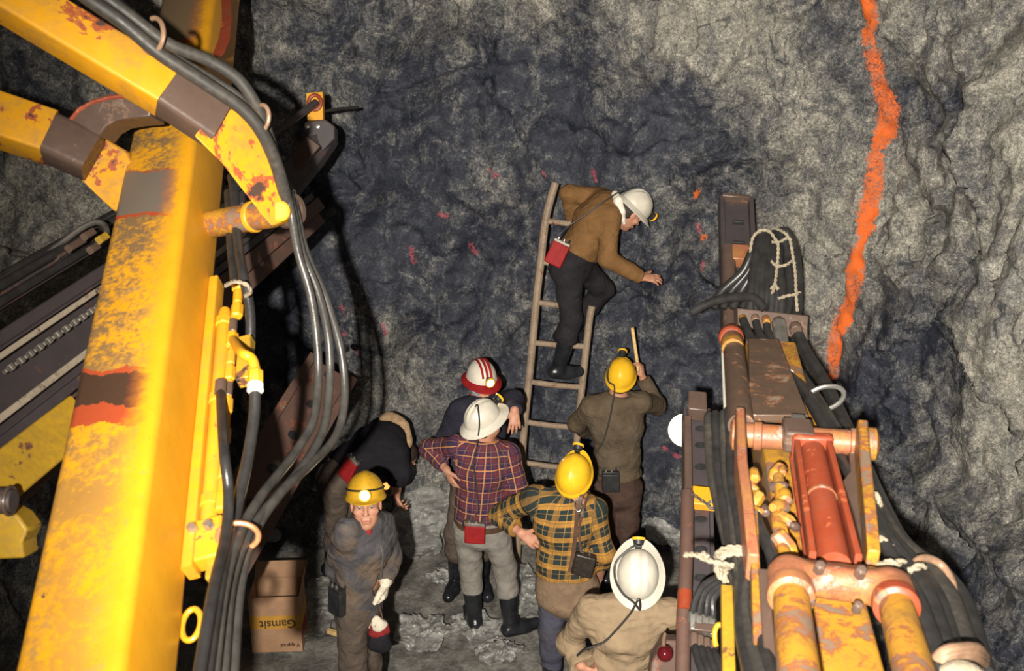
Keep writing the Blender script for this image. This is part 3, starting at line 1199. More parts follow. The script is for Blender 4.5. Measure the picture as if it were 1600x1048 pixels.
# hoses lashed along the arm
for pth, r_ in (([(70, -60, 3.22), (130, -8, 3.24), (190, 34, 3.28), (250, 84, 3.34), (318, 128, 3.42), (376, 168, 3.5), (408, 205, 3.56), (432, 258, 3.66), (448, 315, 3.76)], .024),
                ([(100, -60, 3.26), (150, -16, 3.28), (205, 26, 3.32), (262, 68, 3.38), (325, 94, 3.46), (372, 124, 3.52), (402, 168, 3.58), (420, 215, 3.66), (443, 290, 3.76), (456, 330, 3.8)], .022),
                ([(84, -60, 3.30), (140, -6, 3.32), (200, 40, 3.36), (258, 82, 3.42), (320, 118, 3.5), (372, 152, 3.56), (404, 192, 3.62), (428, 248, 3.72), (450, 320, 3.82)], .018)):
    mb = MB()
    mb.tube(wpath(pth, 10), r_, 14)
    mb.build('hydraulic_hose', M['hose_dusty'], SA)
for c_, d_, rx, ry, a0, a1, r_ in (((238, 55), 3.33, .046, .058, -150, 95, .0085), ((408, 184), 3.56, .034, .046, -120, 90, .008)):
    q0 = W(*c_, d_)
    e1, e2 = RT, UP
    mb = MB()
    ring_ = []
    for t in np.linspace(math.radians(a0), math.radians(a1), 22):
        ring_.append(q0 + e1 * rx * math.cos(t) + e2 * ry * math.sin(t) - FW * (.035 * math.cos(t * .9) - .01))
    mb.tube(ring_, r_, 10)
    mb.build('hose_hook', M['pale_ring'], SA)

# second arm, left of the boom
cA, cB = W(-90, 158, 3.86), W(80, 215, 3.94)
ca = nz(cB - cA)
vw = perp(ca, CAM - cA)
up2 = np.cross(vw, ca)
up2 = up2 if up2[2] > 0 else -up2
n2 = nz(vw * math.cos(.42) + up2 * math.sin(.42))
lb = np.cross(ca, n2)
SB = thing('support_arm', cA, 'lower yellow arm left of the big boom with brown collar and curved bracket', 'machine arm')
mb = MB()
mb.beam(cA, cB, .185, .15, lat=lb, ch=.012)
mb.build('arm', M['yellow_arm'], SB)
cC = W(146, 246, 3.97)
mb = MB()
mb.beam(cB - ca * .015, cC, .180, .145, lat=lb, ch=.03)
mb.build('bare_collar', M['bare_patch'], SB)
pl = [(100, 256), (138, 250), (142, 216), (160, 214), (198, 236), (210, 262), (206, 330), (178, 330), (150, 304)]
mb = MB()
mb.prism([W(x, y, 3.95 + .0016 * (x - 100)) for x, y in pl], FW * .10)
mb.build('end_bracket', M['yellow_arm'], SB, bevel=.008)
outer = [(111, 188), (124, 172), (146, 160), (172, 153), (205, 150), (235, 150)]
inner = [(235, 182), (205, 184), (182, 188), (166, 197), (154, 212), (140, 205)]
mb = MB()
mb.prism([W(x, y, 3.86) for x, y in outer + inner], FW * .16)
cbk = mb.build('curved_bracket', M['bare_patch'], SB, bevel=.006)
mb = MB()
mb.tube([W(x, y - 1, 3.86) for x, y in outer], .009, 8)
mb.build('bracket_rim', M['red_paint'], cbk)

# ------------------------------------------------------------------ feed behind the boom (upper left)
fA, fB = W(-80, 645, 3.35), W(498, 238, 6.25)
fa = nz(fB - fA)
fL = np.linalg.norm(fB - fA)
vw = perp(fa, CAM - (fA + fB) / 2)
fe = np.cross(vw, fa)
fe = fe if fe[2] > 0 else -fe
FB = thing('feed_beam', fA, 'long dark drill feed behind the yellow boom, with chain, bright rails and yellow head plate', 'drill feed')


def fp(s, e, v):
    """s metres along the feed, e metres towards its upper edge, v metres towards the viewer"""
    return fA + fa * s + fe * e + vw * v


mb = MB()
prof = [(-.20, -.09), (.10, -.09), (.10, .02), (.075, .02), (.075, -.05), (-.165, -.05), (-.165, .02), (-.20, .02)]
mb.frame(fp(0, 0, 0), fp(fL - .42, 0, 0), prof, fe, toward=vw)
mb.build('channel', M['dark_steel'], FB, bevel=.003)
mb = MB()
mb.beam(fp(0, .245, -.02), fp(2.35, .245, -.02), .10, .09, lat=fe, ch=.008)
mb.build('hose_rack', M['dark_steel'], FB)
for e_, v_, r_ in ((.215, .045, .018), (.265, .04, .020), (.295, .0, .017)):
    mb = MB()
    mb.tube(spline([fp(0, e_, v_), fp(.8, e_ + .004, v_), fp(1.6, e_ - .003, v_), fp(2.25, e_, v_)], 8), r_, 12)
    mb.build('hydraulic_hose', M['hose'], FB)
mb = MB()
mb.beam(fp(0, .11, .015), fp(2.6, .11, .015), .05, .04, lat=fe, ch=.01)
mb.build('guide_rail', M['dark_steel'], FB)
for e_, w_, v_, nm in ((.058, .022, .03, 'bright_strip'), (-.115, .026, .02, 'bright_strip')):
    mb = MB()
    mb.beam(fp(0, e_, v_), fp(fL * .62, e_, v_), w_, .02, lat=fe, ch=.004)
    mb.build(nm, M['pale_strip'], FB)
for k in range(70):
    mb = MB()
    c = fp(.30 + k * .028, .005, .0)
    mb.box(c, fa * .020, fe * (.026 if k % 2 else .016), vw * .022)
    mb.build('chain_link', M['chain'], FB, bevel=.003)
mb = MB()
mb.beam(fp(0, -.245, .01), fp(2.9, -.245, .01), .075, .03, lat=fe, ch=.006)
mb.build('lower_flange', M['rust_steel'], FB)
mb = MB()
mb.beam(fp(0, -.34, -.06), fp(2.9, -.30, -.06), .11, .05, lat=fe, ch=.008)
mb.build('lower_beam', M['rust_steel'], FB)
# clips and the looped pipe at the top
for px, py, l_ in ((72, 405, .09), (92, 398, .05), (118, 382, .10), (138, 366, .06), (146, 388, .05), (160, 372, .05)):
    mb = MB()
    c = W(px, py, 4.02)
    mb.beam(c - fa * l_ / 2, c + fa * l_ / 2, .03, .03, lat=fe, ch=.006)
    mb.build('clip', M['yellow_dull'] if px in (72, 160) else M['bare_patch'], FB)
mb = MB()
mb.tube(wpath([(60, 405, 4.0), (95, 380, 4.05), (128, 356, 4.08), (150, 347, 4.1), (163, 352, 4.1), (166, 366, 4.08), (150, 384, 4.05)], 8), .013, 10)
mb.build('bent_pipe', M['hose_dusty'], FB)
# far end: stop block, head plate, ring, rod
mb = MB()
mb.prism([W(x, y, 6.22) for x, y in ((476, 190), (508, 186), (523, 197), (523, 216), (500, 240), (468, 216))], FW * .12)
stp = mb.build('stop_block', M['dark_steel'], FB, bevel=.008)
for x in (481, 497):
    mb = MB()
    mb.lathe(W(x, 198, 6.22), -FW, [(.014, 0), (.014, .016), (.001, .018)], 6)
    mb.build('bolt', M['steel'], stp)
mb = MB()
mb.prism([W(x, y, 6.25) for x, y in ((478, 145), (504, 143), (505, 187), (480, 188))], FW * .06)
hp_ = mb.build('head_plate', M['yellow'], FB, bevel=.004)
mb = MB()
c = W(492, 160, 6.245)
mb.tube([c + RT * .038 * math.cos(t) + UP * .046 * math.sin(t) for t in np.linspace(0, 2 * math.pi, 25)], .013, 8)
mb.build('red_ring', M['red_paint'], hp_)
mb = MB()
mb.tube([W(493, 160, 6.2), W(460, 186, 6.0), W(425, 210, 5.8), W(360, 262, 5.5)], .022, 10)
mb.build('rod', M['dark_steel'], FB)
mb = MB()
mb.prism([W(x, y, 6.05) for x, y in ((478, 212), (500, 228), (470, 262), (440, 280), (436, 262))], FW * .04)
mb.build('side_plate', M['bare_patch'], FB, bevel=.004)
mb = MB()
mb.prism([W(x, y, d) for x, y, d in ((430, 268, 5.9), (474, 216, 6.16), (521, 199, 6.3), (523, 219, 6.3), (500, 252, 6.2), (462, 300, 6.02), (438, 322, 5.9))], FW * .14)
mb.build('feed_nose', M['dark_steel'], FB, bevel=.008)
mb = MB()
mb.tube(wpath([(500, 175, 6.4), (530, 170, 6.5), (560, 168, 6.6)], 6), .010, 8)
mb.build('air_line', M['hose'], FB)

# dark feed low down, behind the hanging hoses
gA, gB = W(322, 905, 5.0), W(520, 575, 6.25)
ga = nz(gB - gA)
vw2 = perp(ga, CAM - gA)
ge = np.cross(vw2, ga)
GB = thing('feed_beam', gA, 'dark red feed channel with bolt holes in the shadow behind the hanging hoses', 'drill feed')
mb = MB()
prof = [(-.17, -.06), (.17, -.06), (.17, .03), (.12, .03), (.12, -.01), (-.12, -.01), (-.12, .03), (-.17, .03)]
mb.frame(gA, gB, prof, ge, toward=vw2)
mb.build('channel', M['rust_steel'], GB, bevel=.003)
for k in range(7):
    c = gA + ga * (.25 + .27 * k) + vw2 * -.006
    mb = MB()
    mb.lathe(c, vw2, [(.030, -.003), (.030, .004), (.022, .005), (.020, -.002), (.001, -.0025)], 14)
    mb.build('bolt_hole', M['black_rubber'], GB)

# yellow bracket in the lower left corner
BR = thing('boom_bracket', W(-40, 810, 3.1), 'dull yellow bracket with dark pivot pin in the lower left corner', 'machine bracket')
kA, kB = W(-90, 822, 2.95), W(118, 655, 3.55)
ka = nz(kB - kA)
vk = perp(ka, CAM - kA)
ke = np.cross(vk, ka)
mb = MB()
mb.beam(kA, kB, .155, .12, lat=ke, ch=.01)
mb.build('strut', M['yellow_dull'], BR)
mb = MB()
mb.prism([W(x, y, 3.06) for x, y in ((-60, 800), (8, 795), (28, 806), (44, 828), (34, 848), (38, 872), (-60, 876))], FW * .10)
mb.build('lug', M['yellow_dull'], BR, bevel=.008)
mb = MB()
pc0, pc1 = W(-70, 782, 2.98), W(22, 782, 3.02)
mb.tube([pc0, pc1 - RT * .02, pc1], [.040, .040, .032], 24)
pv = mb.build('pivot_pin', M['dark_steel'], BR)
mb = MB()
mb.tube([pc1 - RT * .012 + FW * .042 * math.cos(t) + UP * .042 * math.sin(t) for t in np.linspace(0, 2 * math.pi, 25)], .006, 8)
mb.build('retaining_ring', M['bare_patch'], pv)
mb = MB()
mb.prism([W(x, y, 3.1) for x, y in ((-60, 818), (0, 815), (12, 830), (10, 850), (-60, 852))], -FW * .03)
mb.build('dark_shoe', M['dark_steel'], BR, bevel=.006)

# ------------------------------------------------------------------ right drilling boom
RB = thing('drilling_boom', W(1325, 1080, 2.6), 'rusty yellow and red drilling boom on the right with black hoses and twin cylinders', 'drilling boom')
rA, rB = W(1330, 1100, 2.62), W(1205, 530, 4.72)
ra_ = nz(rB - rA)
rl = nz(np.cross(ra_, V(0, 0, 1)))
ru = np.cross(rl, ra_)
rL = np.linalg.norm(rB - rA)
rA, rB = rA - ru * .13, rB - ru * .13
mb = MB()
mb.beam(rA, rB, .235, .24, lat=rl, ch=.016)
mb.build('beam', M['yellow_rust'], RB)
# rusty cover plate on the upper stretch
pA_ = [W(x, y, d) for x, y, d in ((1168, 535, 4.66), (1216, 535, 4.66), (1262, 655, 3.84), (1172, 655, 3.84))]
mb = MB()
mb.prism([p + ru * .02 for p in pA_], -ru * .03)
mb.build('cover_plate', M['scraped'], RB, bevel=.004)
# tube along the left of the boom
mb = MB()
mb.tube([W(1143, 522, 4.85), W(1147, 545, 4.65), W(1158, 665, 3.75)], [.048, .050, .050], 22)
lt_ = mb.build('side_cylinder', M['scraped'], RB)
mb = MB()
mb.lathe(W(1142, 524, 4.82), nz(W(1143, 522, 4.85) - W(1158, 665, 3.75)), [(.052, -.05), (.060, -.04), (.060, .0), (.050, .02), (.03, .04), (.001, .045)], 22)
mb.build('rounded_end', M['red_paint'], lt_)
mb = MB()
mb.lathe(W(1144, 535, 4.70), nz(W(1143, 522, 4.85) - W(1158, 665, 3.75)), [(.050, -.10), (.0525, -.09), (.0525, .0), (.050, .01)], 22)
mb.build('pale_collar', M['yellow_rust'], lt_)
mb = MB()
mb.tube([W(1128, 525, 4.85), W(1131, 600, 4.3), W(1133, 645, 3.95)], .006, 8)
mb.build('white_edge', M['white_plate'], RB)

# manifold plate with hose ends
mp_ = [W(x, y, 5.0) for x, y in ((1152, 481), (1264, 493), (1261, 532), (1153, 508))]
mb = MB()
mb.prism(mp_, FW * .09)
mf = mb.build('manifold', M['bare_patch'], RB, bevel=.006)
mb = MB()
mb.prism([W(x, y, 5.02) for x, y in ((1252, 493), (1263, 495), (1262, 545), (1254, 540))], FW * .05)
mb.build('manifold_lip', M['bare_patch'], mf, bevel=.004)
FIT = [(1161, 499, .018), (1180, 498, .018), (1197, 500, .018), (1217, 506, .030), (1243, 513, .028)]
for x, y, r_ in FIT:
    mb = MB()
    c = W(x, y, 4.985)
    dn = nz(W(x + 8, y + 40, 4.75) - c)
    mb.lathe(c, dn, [(r_ * .9, -.03), (r_ * 1.2, -.02), (r_ * 1.2, .02), (r_, .03)], 8)
    mb.build('hose_nut', M['bare_patch'] if r_ > .02 else M['yellow_rust'], mf, bevel=.002)
DOWN = [
    (.021, 'hose', [(1161, 500, 4.97), (1172, 524, 4.85), (1192, 548, 4.7), (1222, 575, 4.5), (1250, 604, 4.25), (1272, 640, 4.0), (1300, 690, 3.72), (1338, 760, 3.4), (1372, 830, 3.15), (1402, 886, 2.98), (1432, 960, 2.76), (1466, 1060, 2.5)]),
    (.020, 'hose', [(1180, 500, 4.98), (1188, 524, 4.86), (1206, 552, 4.7), (1238, 586, 4.46), (1264, 616, 4.22), (1284, 650, 4.0), (1312, 696, 3.74), (1350, 766, 3.42), (1384, 834, 3.17), (1420, 884, 3.0), (1452, 960, 2.8), (1482, 1060, 2.54)]),
    (.019, 'hose', [(1197, 502, 4.99), (1202, 524, 4.9), (1222, 556, 4.74), (1250, 590, 4.5), (1276, 626, 4.24), (1296, 660, 4.04), (1322, 704, 3.8), (1358, 772, 3.48), (1394, 838, 3.22), (1432, 882, 3.06), (1466, 960, 2.86), (1496, 1060, 2.6)]),
    (.030, 'hose_dusty', [(1217, 508, 5.0), (1224, 545, 4.85), (1248, 584, 4.64), (1274, 622, 4.36), (1300, 664, 4.1), (1330, 712, 3.86), (1364, 778, 3.54), (1402, 842, 3.28), (1448, 886, 3.1), (1482, 960, 2.9), (1510, 1060, 2.64)]),
    (.030, 'hose', [(1243, 515, 5.02), (1260, 552, 4.85), (1284, 590, 4.64), (1306, 632, 4.4), (1326, 676, 4.16), (1346, 718, 3.92), (1374, 782, 3.6), (1410, 848, 3.34), (1466, 896, 3.14), (1500, 960, 2.96), (1526, 1060, 2.7)]),
]
for r_, m_, pth in DOWN:
    mb = MB()
    P_ = wpath(pth, 10)
    rr = np.linspace(r_, r_ * 1.0, len(P_))
    fat = np.clip((np.array([np.interp(i, np.arange(len(pth)) * 10, [p[1] for p in pth]) for i in range(len(P_))]) - 880) / 60, 0, 1)
    mb.tube(P_, rr + fat * .022, 16)
    mb.build('hydraulic_hose', M[m_], RB)
mb = MB()
mb.tube([W(1217, 505, 4.97), W(1222, 543, 4.83)], .036, 16)
mb.build('grey_sleeve', M['white_plate'] if False else M['steel'], RB, bevel=.006)
for x, y in ((1220, 573), (1231, 584)):
    c = W(x, y, 4.49 - (y - 573) * .006)
    ad = nz(W(1250, 604, 4.25) - W(1192, 548, 4.7))
    mb = MB()
    mb.lathe(c, ad, [(.0235, -.014), (.0255, -.012), (.0255, .012), (.0235, .014)], 16)
    mb.build('white_tape', M['white_plate'], RB)
# bright ring over the hoses
rc = W(1288, 622, 4.22)
ra2 = nz(W(1310, 664, 4.0) - W(1265, 590, 4.5))
e1 = perp(ra2, V(1, .1, .35))
e2 = np.cross(ra2, e1)
mb = MB()
mb.tube([rc + e1 * .082 * math.cos(t) + e2 * .052 * math.sin(t) for t in np.linspace(0, 2 * math.pi, 33)], .0105, 10)
mb.build('hose_ring', M['chrome'], RB)
# hoses looping up behind the manifold
for k in range(7):
    x0 = 1172 + k * 8
    top_ = (1188 + k * 5.5, 372 - 6 * math.sin(k / 6 * math.pi), 5.32 + .02 * k)
    x2 = 1108 + k * 15
    pth = [(x0, 492, 5.06), (x0 + 2, 455, 5.10), (1180 + k * 6, 410, 5.2), top_, (1176 + k * 5, 392, 5.42), (1160 + k * 8, 425, 5.46), (x2 + 20, 455, 5.48), (x2 + 6, 482, 5.46)]
    mb = MB()
    mb.tube(wpath(pth, 8), .0215 if k % 2 else .025, 12)
    mb.build('hydraulic_hose', M['hose'], RB)
for pth in ([(1214, 366, 5.34), (1228, 362, 5.36), (1240, 385, 5.32), (1246, 430, 5.22), (1246, 480, 5.12), (1240, 500, 5.07)], [(1206, 366, 5.4), (1222, 372, 5.36), (1232, 410, 5.28), (1234, 460, 5.16), (1226, 498, 5.08)]):
    mb = MB()
    mb.tube(wpath(pth, 8), .027, 12)
    mb.build('hydraulic_hose', M['hose'], RB)
mb = MB()
mb.tube(wpath([(1082, 487, 5.25), (1098, 478, 5.22), (1120, 469, 5.18), (1150, 464, 5.12), (1178, 466, 5.05), (1196, 484, 5.0)], 8), .024, 14)
mb.build('hose_stub', M['hose'], RB)
for pth in ([(1172, 394, 5.14), (1176, 372, 5.12), (1188, 360, 5.11), (1202, 362, 5.11), (1210, 372, 5.12), (1216, 384, 5.12), (1214, 420, 5.08), (1210, 450, 5.02), (1206, 458, 5.0)],
            [(1213, 357, 5.22), (1224, 362, 5.15), (1234, 374, 5.13), (1239, 400, 5.10), (1243, 430, 5.06), (1244, 462, 5.02), (1246, 486, 5.0)],
            [(1206, 378, 5.10), (1218, 378, 5.09), (1230, 372, 5.1), (1236, 376, 5.1)],
            [(1205, 408, 5.09), (1214, 415, 5.07), (1228, 414, 5.06), (1238, 408, 5.08), (1243, 412, 5.08)],
            [(1216, 466, 5.02), (1230, 462, 5.0), (1242, 460, 5.0), (1250, 456, 5.02)],
            [(1205, 452, 5.01), (1210, 444, 5.0), (1216, 452, 5.0)]):
    mb = MB()
    rope(mb, wpath(pth, 8), .0078, 120)
    mb.build('rope_tie', M['rope'], RB)

# crossbar with end plates
xA, xB = W(1146, 678, 3.70), W(1366, 694, 3.58)
mb = MB()
mb.tube([xA, xB], .046, 28)
cbr = mb.build('crossbar', M['pink_rust'], RB)
ax_ = nz(xB - xA)
for P0, n_ in ((W(1184, 681, 3.675), .016), (W(1334, 692, 3.595), .014)):
    mb = MB()
    mb.lathe(P0, ax_, [(.047, -n_), (.054, -n_ * .8), (.054, n_ * .8), (.047, n_)], 28)
    mb.build('collar', M['pink_rust'], cbr)
mb = MB()
mb.lathe(xB - ax_ * .01, ax_, [(.05, -.02), (.06, -.012), (.06, .014), (.04, .024), (.001, .026)], 24)
mb.build('end_cap', M['yellow_rust'], cbr)
mb = MB()
mb.lathe(xA + ax_ * .012, -ax_, [(.05, -.02), (.06, -.012), (.06, .014), (.04, .024), (.001, .026)], 24)
mb.build('end_cap', M['pink_rust'], cbr)
mb = MB()
c = W(1246, 680, 3.60)
mb.box(c, ax_ * .105, ra_ * .12, ru * .085)
lg = mb.build('centre_lug', M['bare_patch'], cbr, bevel=.01)
mb = MB()
mb.box(W(1247, 660, 3.66), ax_ * .05, ra_ * .05, ru * .05)
mb.build('lug_top', M['steel'], lg, bevel=.008)
for nm, pth, w_, m_ in (('side_link', [(1155, 656, 3.68), (1158, 740, 3.38), (1166, 800, 3.18), (1175, 890, 2.95)], .034, 'pink_rust'), ('side_link', [(1345, 676, 3.56), (1350, 750, 3.32), (1356, 810, 3.12), (1362, 884, 2.92)], .036, 'yellow_rust')):
    mb = MB()
    P_ = [W(*p) for p in pth]
    rg = []
    for k, p in enumerate(P_):
        x_ = ax_ * w_ / 2
        y_ = ru * .055
        rg.append([p - x_ - y_, p + x_ - y_, p + x_ + y_, p - x_ + y_])
    mb.rings(rg)
    mb.build(nm, M[m_], RB, bevel=.006)
mb = MB()
mb.prism([W(x, y, d) for x, y, d in ((1326, 705, 3.58), (1340, 700, 3.57), (1352, 800, 3.2), (1352, 868, 3.0), (1334, 800, 3.22), (1316, 752, 3.42), (1328, 736, 3.46))], -ru * .03)
mb.build('web_plate', M['bare_patch'], RB, bevel=.004)

# red cylinder housing between crossbar and yoke
hA, hB = W(1268, 698, 3.56), W(1304, 884, 2.92)
ha = nz(hB - hA)
hl = perp(ha, ax_)
hn = np.cross(ha, hl)
hn = hn if hn @ (CAM - hA) > 0 else -hn
RH = mb = MB()
mb.tube([hA, hB], [.044, .048], 26)
hs = mb.build('red_cylinder', M['red_paint'], RB)
for s in (-1, 1):
    mb = MB()
    mb.beam(hA + hl * s * .054 + hn * .01, hB + hl * s * .064 + hn * .01, .020, .075, lat=hl, ch=.005)
    mb.build('red_flange', M['red_paint'], hs)
mb = MB()
mb.box(hA + ha * .012, hl * .142, ha * .045, hn * .115)
mb.build('end_block', M['red_paint'], hs, bevel=.012)
mb = MB()
mb.lathe(hA * .52 + hB * .48, ha, [(.047, -.008), (.0495, -.005), (.0495, .005), (.047, .008)], 26)
mb.build('weld_ring', M['pink_rust'], hs)
mb = MB()
mb.beam(hA - hn * .045, hB - hn * .045, .15, .02, lat=hl)
mb.build('base_plate', M['red_paint'], hs)

# cast yoke with two big cylinders
yl_, yr_ = W(1233, 902, 2.80), W(1394, 922, 2.76)
yx = nz(yr_ - yl_)
S = SDF()
dnL = nz(W(1248, 1050, 2.38) - yl_)
dnR = nz(W(1428, 1050, 2.34) - yr_)
S.cap(yl_ - dnL * .01, yl_ + dnL * .05, .060, .060, .02)
S.cap(yr_ - dnR * .01, yr_ + dnR * .05, .060, .060, .02)
for t in (.2, .5, .8):
    pass
S.seg(yl_ * .95 + yr_ * .05, yl_ * .05 + yr_ * .95, ru, .050, .050, .040, .040, .03)
S.seg(yl_ * .8 + yr_ * .2 + ra_ * .04, yl_ * .2 + yr_ * .8 + ra_ * .04, ru, .030, .030, .038, .038, .03)
v, fc = S.mesh(.006, [(.0015, (30, 30, 30))])
yk = mesh_obj('yoke', v, fc, M['pink_rust'], RB)
for x, y, d, r_ in ((1281, 886, 2.735, .017), (1345, 893, 2.715, .017), (1266, 940, 2.70, .015), (1340, 948, 2.67, .014)):
    mb = MB()
    mb.lathe(W(x, y, d) + ru * .0, ru * .8 - FW * .4, [(r_, -.02), (r_, .012), (r_ * .7, .018), (.001, .019)], 6)
    mb.build('bolt', M['bare_patch'], yk, bevel=.002)
for nm, c0, dn, r0, r1 in (('twin_cylinder', yl_, dnL, .048, .054), ('twin_cylinder', yr_, dnR, .046, .050)):
    mb = MB()
    L_ = .75
    mb.tube([c0 + dn * .03, c0 + dn * L_], [r0, r1], 30)
    tc = mb.build(nm, M['yellow_rust'], RB)
    mb = MB()
    mb.lathe(c0 + dn * .085, dn, [(r0 + .004, -.03), (r0 + .015, -.024), (r0 + .017, .0), (r0 + .015, .022), (r0 + .003, .03)], 30)
    mb.build('gland_ring', M['red_paint'] if c0 is yr_ else M['pink_rust'], tc)

# fittings between the left link and the red cylinder
FX = [(1178, 742, 3.36, .022, 6), (1172, 760, 3.34, .018, 10), (1180, 782, 3.30, .024, 6), (1196, 797, 3.24, .016, 8), (1178, 800, 3.24, .020, 6), (1214, 738, 3.42, .024, 12), (1222, 735, 3.40, .016, 8), (1216, 760, 3.32, .020, 8),
      (1217, 792, 3.22, .026, 12), (1226, 775, 3.26, .023, 12), (1229, 812, 3.16, .022, 6), (1242, 822, 3.1, .015, 8), (1220, 828, 3.12, .024, 8), (1226, 850, 3.05, .03, 8), (1212, 846, 3.08, .018, 6)]
for k, (x, y, d, r_, hx) in enumerate(FX):
    mb = MB()
    dr = nz(V(math.sin(k * 2.1) * .6, -.5, math.cos(k * 1.7) * .5)) if k % 3 else ra_
    mb.lathe(W(x, y, d), dr, [(r_ * .55, -r_ * 1.5), (r_ * .95, -r_ * 1.2), (r_, -r_ * .3), (r_, r_ * .6), (r_ * .7, r_ * 1.2), (r_ * .5, r_ * 1.7), (.001, r_ * 1.7)], hx)
    mb.build('pipe_fitting', M[('yellow_rust', 'white_plate', 'yellow_rust', 'bare_patch')[k % 4] if k in (3, 6, 11, 7, 2, 12) else 'yellow_rust'], RB, bevel=.002)
mb = MB()
mb.tube(wpath([(1216, 745, 3.36), (1220, 775, 3.27), (1214, 810, 3.17), (1222, 850, 3.05), (1236, 890, 2.92)], 8), .019, 12)
mb.build('short_pipe', M['yellow_rust'], RB)
mb = MB()
mb.tube(wpath([(1180, 806, 3.2), (1190, 830, 3.12), (1204, 862, 3.02), (1214, 905, 2.9)], 8), .020, 12)
mb.build('hydraulic_hose', M['hose'], RB)
# struts lower left of the yoke
for P0, P1, w_, m_ in (((1176, 800, 3.22), (1186, 1080, 2.50), .026, 'yellow_rust'), ((1135, 925, 3.0), (1139, 1090, 2.55), .034, 'yellow_dull'), ((1157, 965, 2.86), (1172, 1090, 2.52), .026, 'pink_rust'), ((1192, 900, 2.90), (1206, 1090, 2.45), .030, 'bare_patch')):
    mb = MB()
    mb.beam(W(*P0), W(*P1), w_, .05, lat=(1, 0, 0), ch=.004)
    mb.build('strut', M[m_], RB)
mb = MB()
mb.box(W(1177, 878, 3.0), RT * .03, UP * .08, FW * .04)
mb.build('yellow_lug', M['yellow_rust'], RB, bevel=.006)
# hoses along the left side, tied with rope
LH = [
    [(1116, 690, 4.1), (1108, 650, 4.05), (1108, 690, 3.9), (1113, 740, 3.7), (1124, 790, 3.5), (1140, 856, 3.25), (1150, 905, 3.05), (1170, 965, 2.82), (1200, 1070, 2.48)],
    [(1126, 690, 4.05), (1118, 648, 4.0), (1120, 690, 3.84), (1124, 745, 3.64), (1134, 800, 3.42), (1144, 858, 3.22), (1154, 905, 3.02), (1180, 975, 2.76), (1212, 1070, 2.44)],
    [(1142, 690, 4.0), (1132, 646, 3.96), (1133, 690, 3.8), (1136, 745, 3.6), (1146, 800, 3.38), (1152, 858, 3.18), (1160, 905, 3.0), (1172, 985, 2.74), (1196, 1070, 2.46)],
    [(1150, 690, 3.96), (1140, 640, 3.94), (1141, 690, 3.78), (1143, 750, 3.55), (1152, 810, 3.33), (1158, 860, 3.16), (1160, 910, 2.98), (1160, 985, 2.76), (1178, 1070, 2.5)],
]
for k, pth in enumerate(LH):
    mb = MB()
    P_ = wpath(pth, 10)
    mb.tube(P_, np.linspace(.0195, .0235, len(P_)), 14)
    mb.build('hydraulic_hose', M['hose_dusty' if k in (0, 2) else 'hose'], RB)
rcn = W(1148, 880, 3.13)
for kk in range(4):
    mb = MB()
    q0 = rcn + ra_ * (.018 * (kk - 1.5))
    rope(mb, [q0 + rl * .058 * math.cos(t) + ru * .05 * math.sin(t) + ra_ * .01 * math.sin(t + kk) for t in np.linspace(0, 2 * math.pi, 25)], .0085, 120)
    mb.build('rope_tie', M['rope'], RB)
mb = MB()
rope(mb, wpath([(1146, 884, 3.06), (1126, 880, 3.05), (1104, 874, 3.08), (1086, 866, 3.12), (1070, 866, 3.16)], 8), .0085, 120)
mb.build('rope_tie', M['rope'], RB)
mb = MB()
rope(mb, wpath([(1090, 868, 3.1), (1100, 864, 3.08), (1106, 870, 3.06)], 6), .007, 120)
mb.build('rope_tie', M['rope'], RB)
mb = MB()
rope(mb, wpath([(1140, 885, 3.06), (1134, 895, 3.02), (1132, 910, 3.0)], 6), .008, 120)
mb.build('rope_tie', M['rope'], RB)
# rope ties on the right hose bundle
for pth in ([(1356, 768, 3.38), (1368, 772, 3.36), (1374, 785, 3.36), (1372, 798, 3.40)], [(1362, 838, 3.1), (1378, 842, 3.08), (1391, 853, 3.08), (1396, 866, 3.12)], [(1372, 884, 2.90), (1386, 878, 2.88), (1400, 880, 2.88), (1412, 876, 2.90)], [(1420, 892, 2.90), (1432, 886, 2.90), (1444, 884, 2.92)]):
    mb = MB()
    rope(mb, wpath(pth, 8), .0105, 90)
    mb.build('rope_tie', M['rope'], RB)
mb = MB()
mb.tube(wpath([(1416, 892, 2.98), (1440, 872, 3.02), (1468, 880, 3.04), (1486, 905, 3.0), (1492, 935, 2.94)], 8), .012, 10)
mb.build('bundle_trim', M['pale_ring'], RB)
for kk in range(3):
    mb = MB()
    q0 = W(1490, 1010 + kk * 9, 2.70 - kk * .02)
    mb.tube(spline([W(1452, 1042 + kk * 8, 2.54), W(1474, 1018 + kk * 8, 2.50), W(1500, 1012 + kk * 7, 2.52), W(1526, 1012 + kk * 8, 2.58), W(1538, 1024 + kk * 6, 2.70)], 6), .014, 10)
    mb.build('bundle_wrap', M['pale_ring'], RB)
mb = MB()
mb.ball(W(1502, 1052, 2.46), (.055, .04, .03), 14)
mb.build('white_cloth_knot', M['rope'], RB)

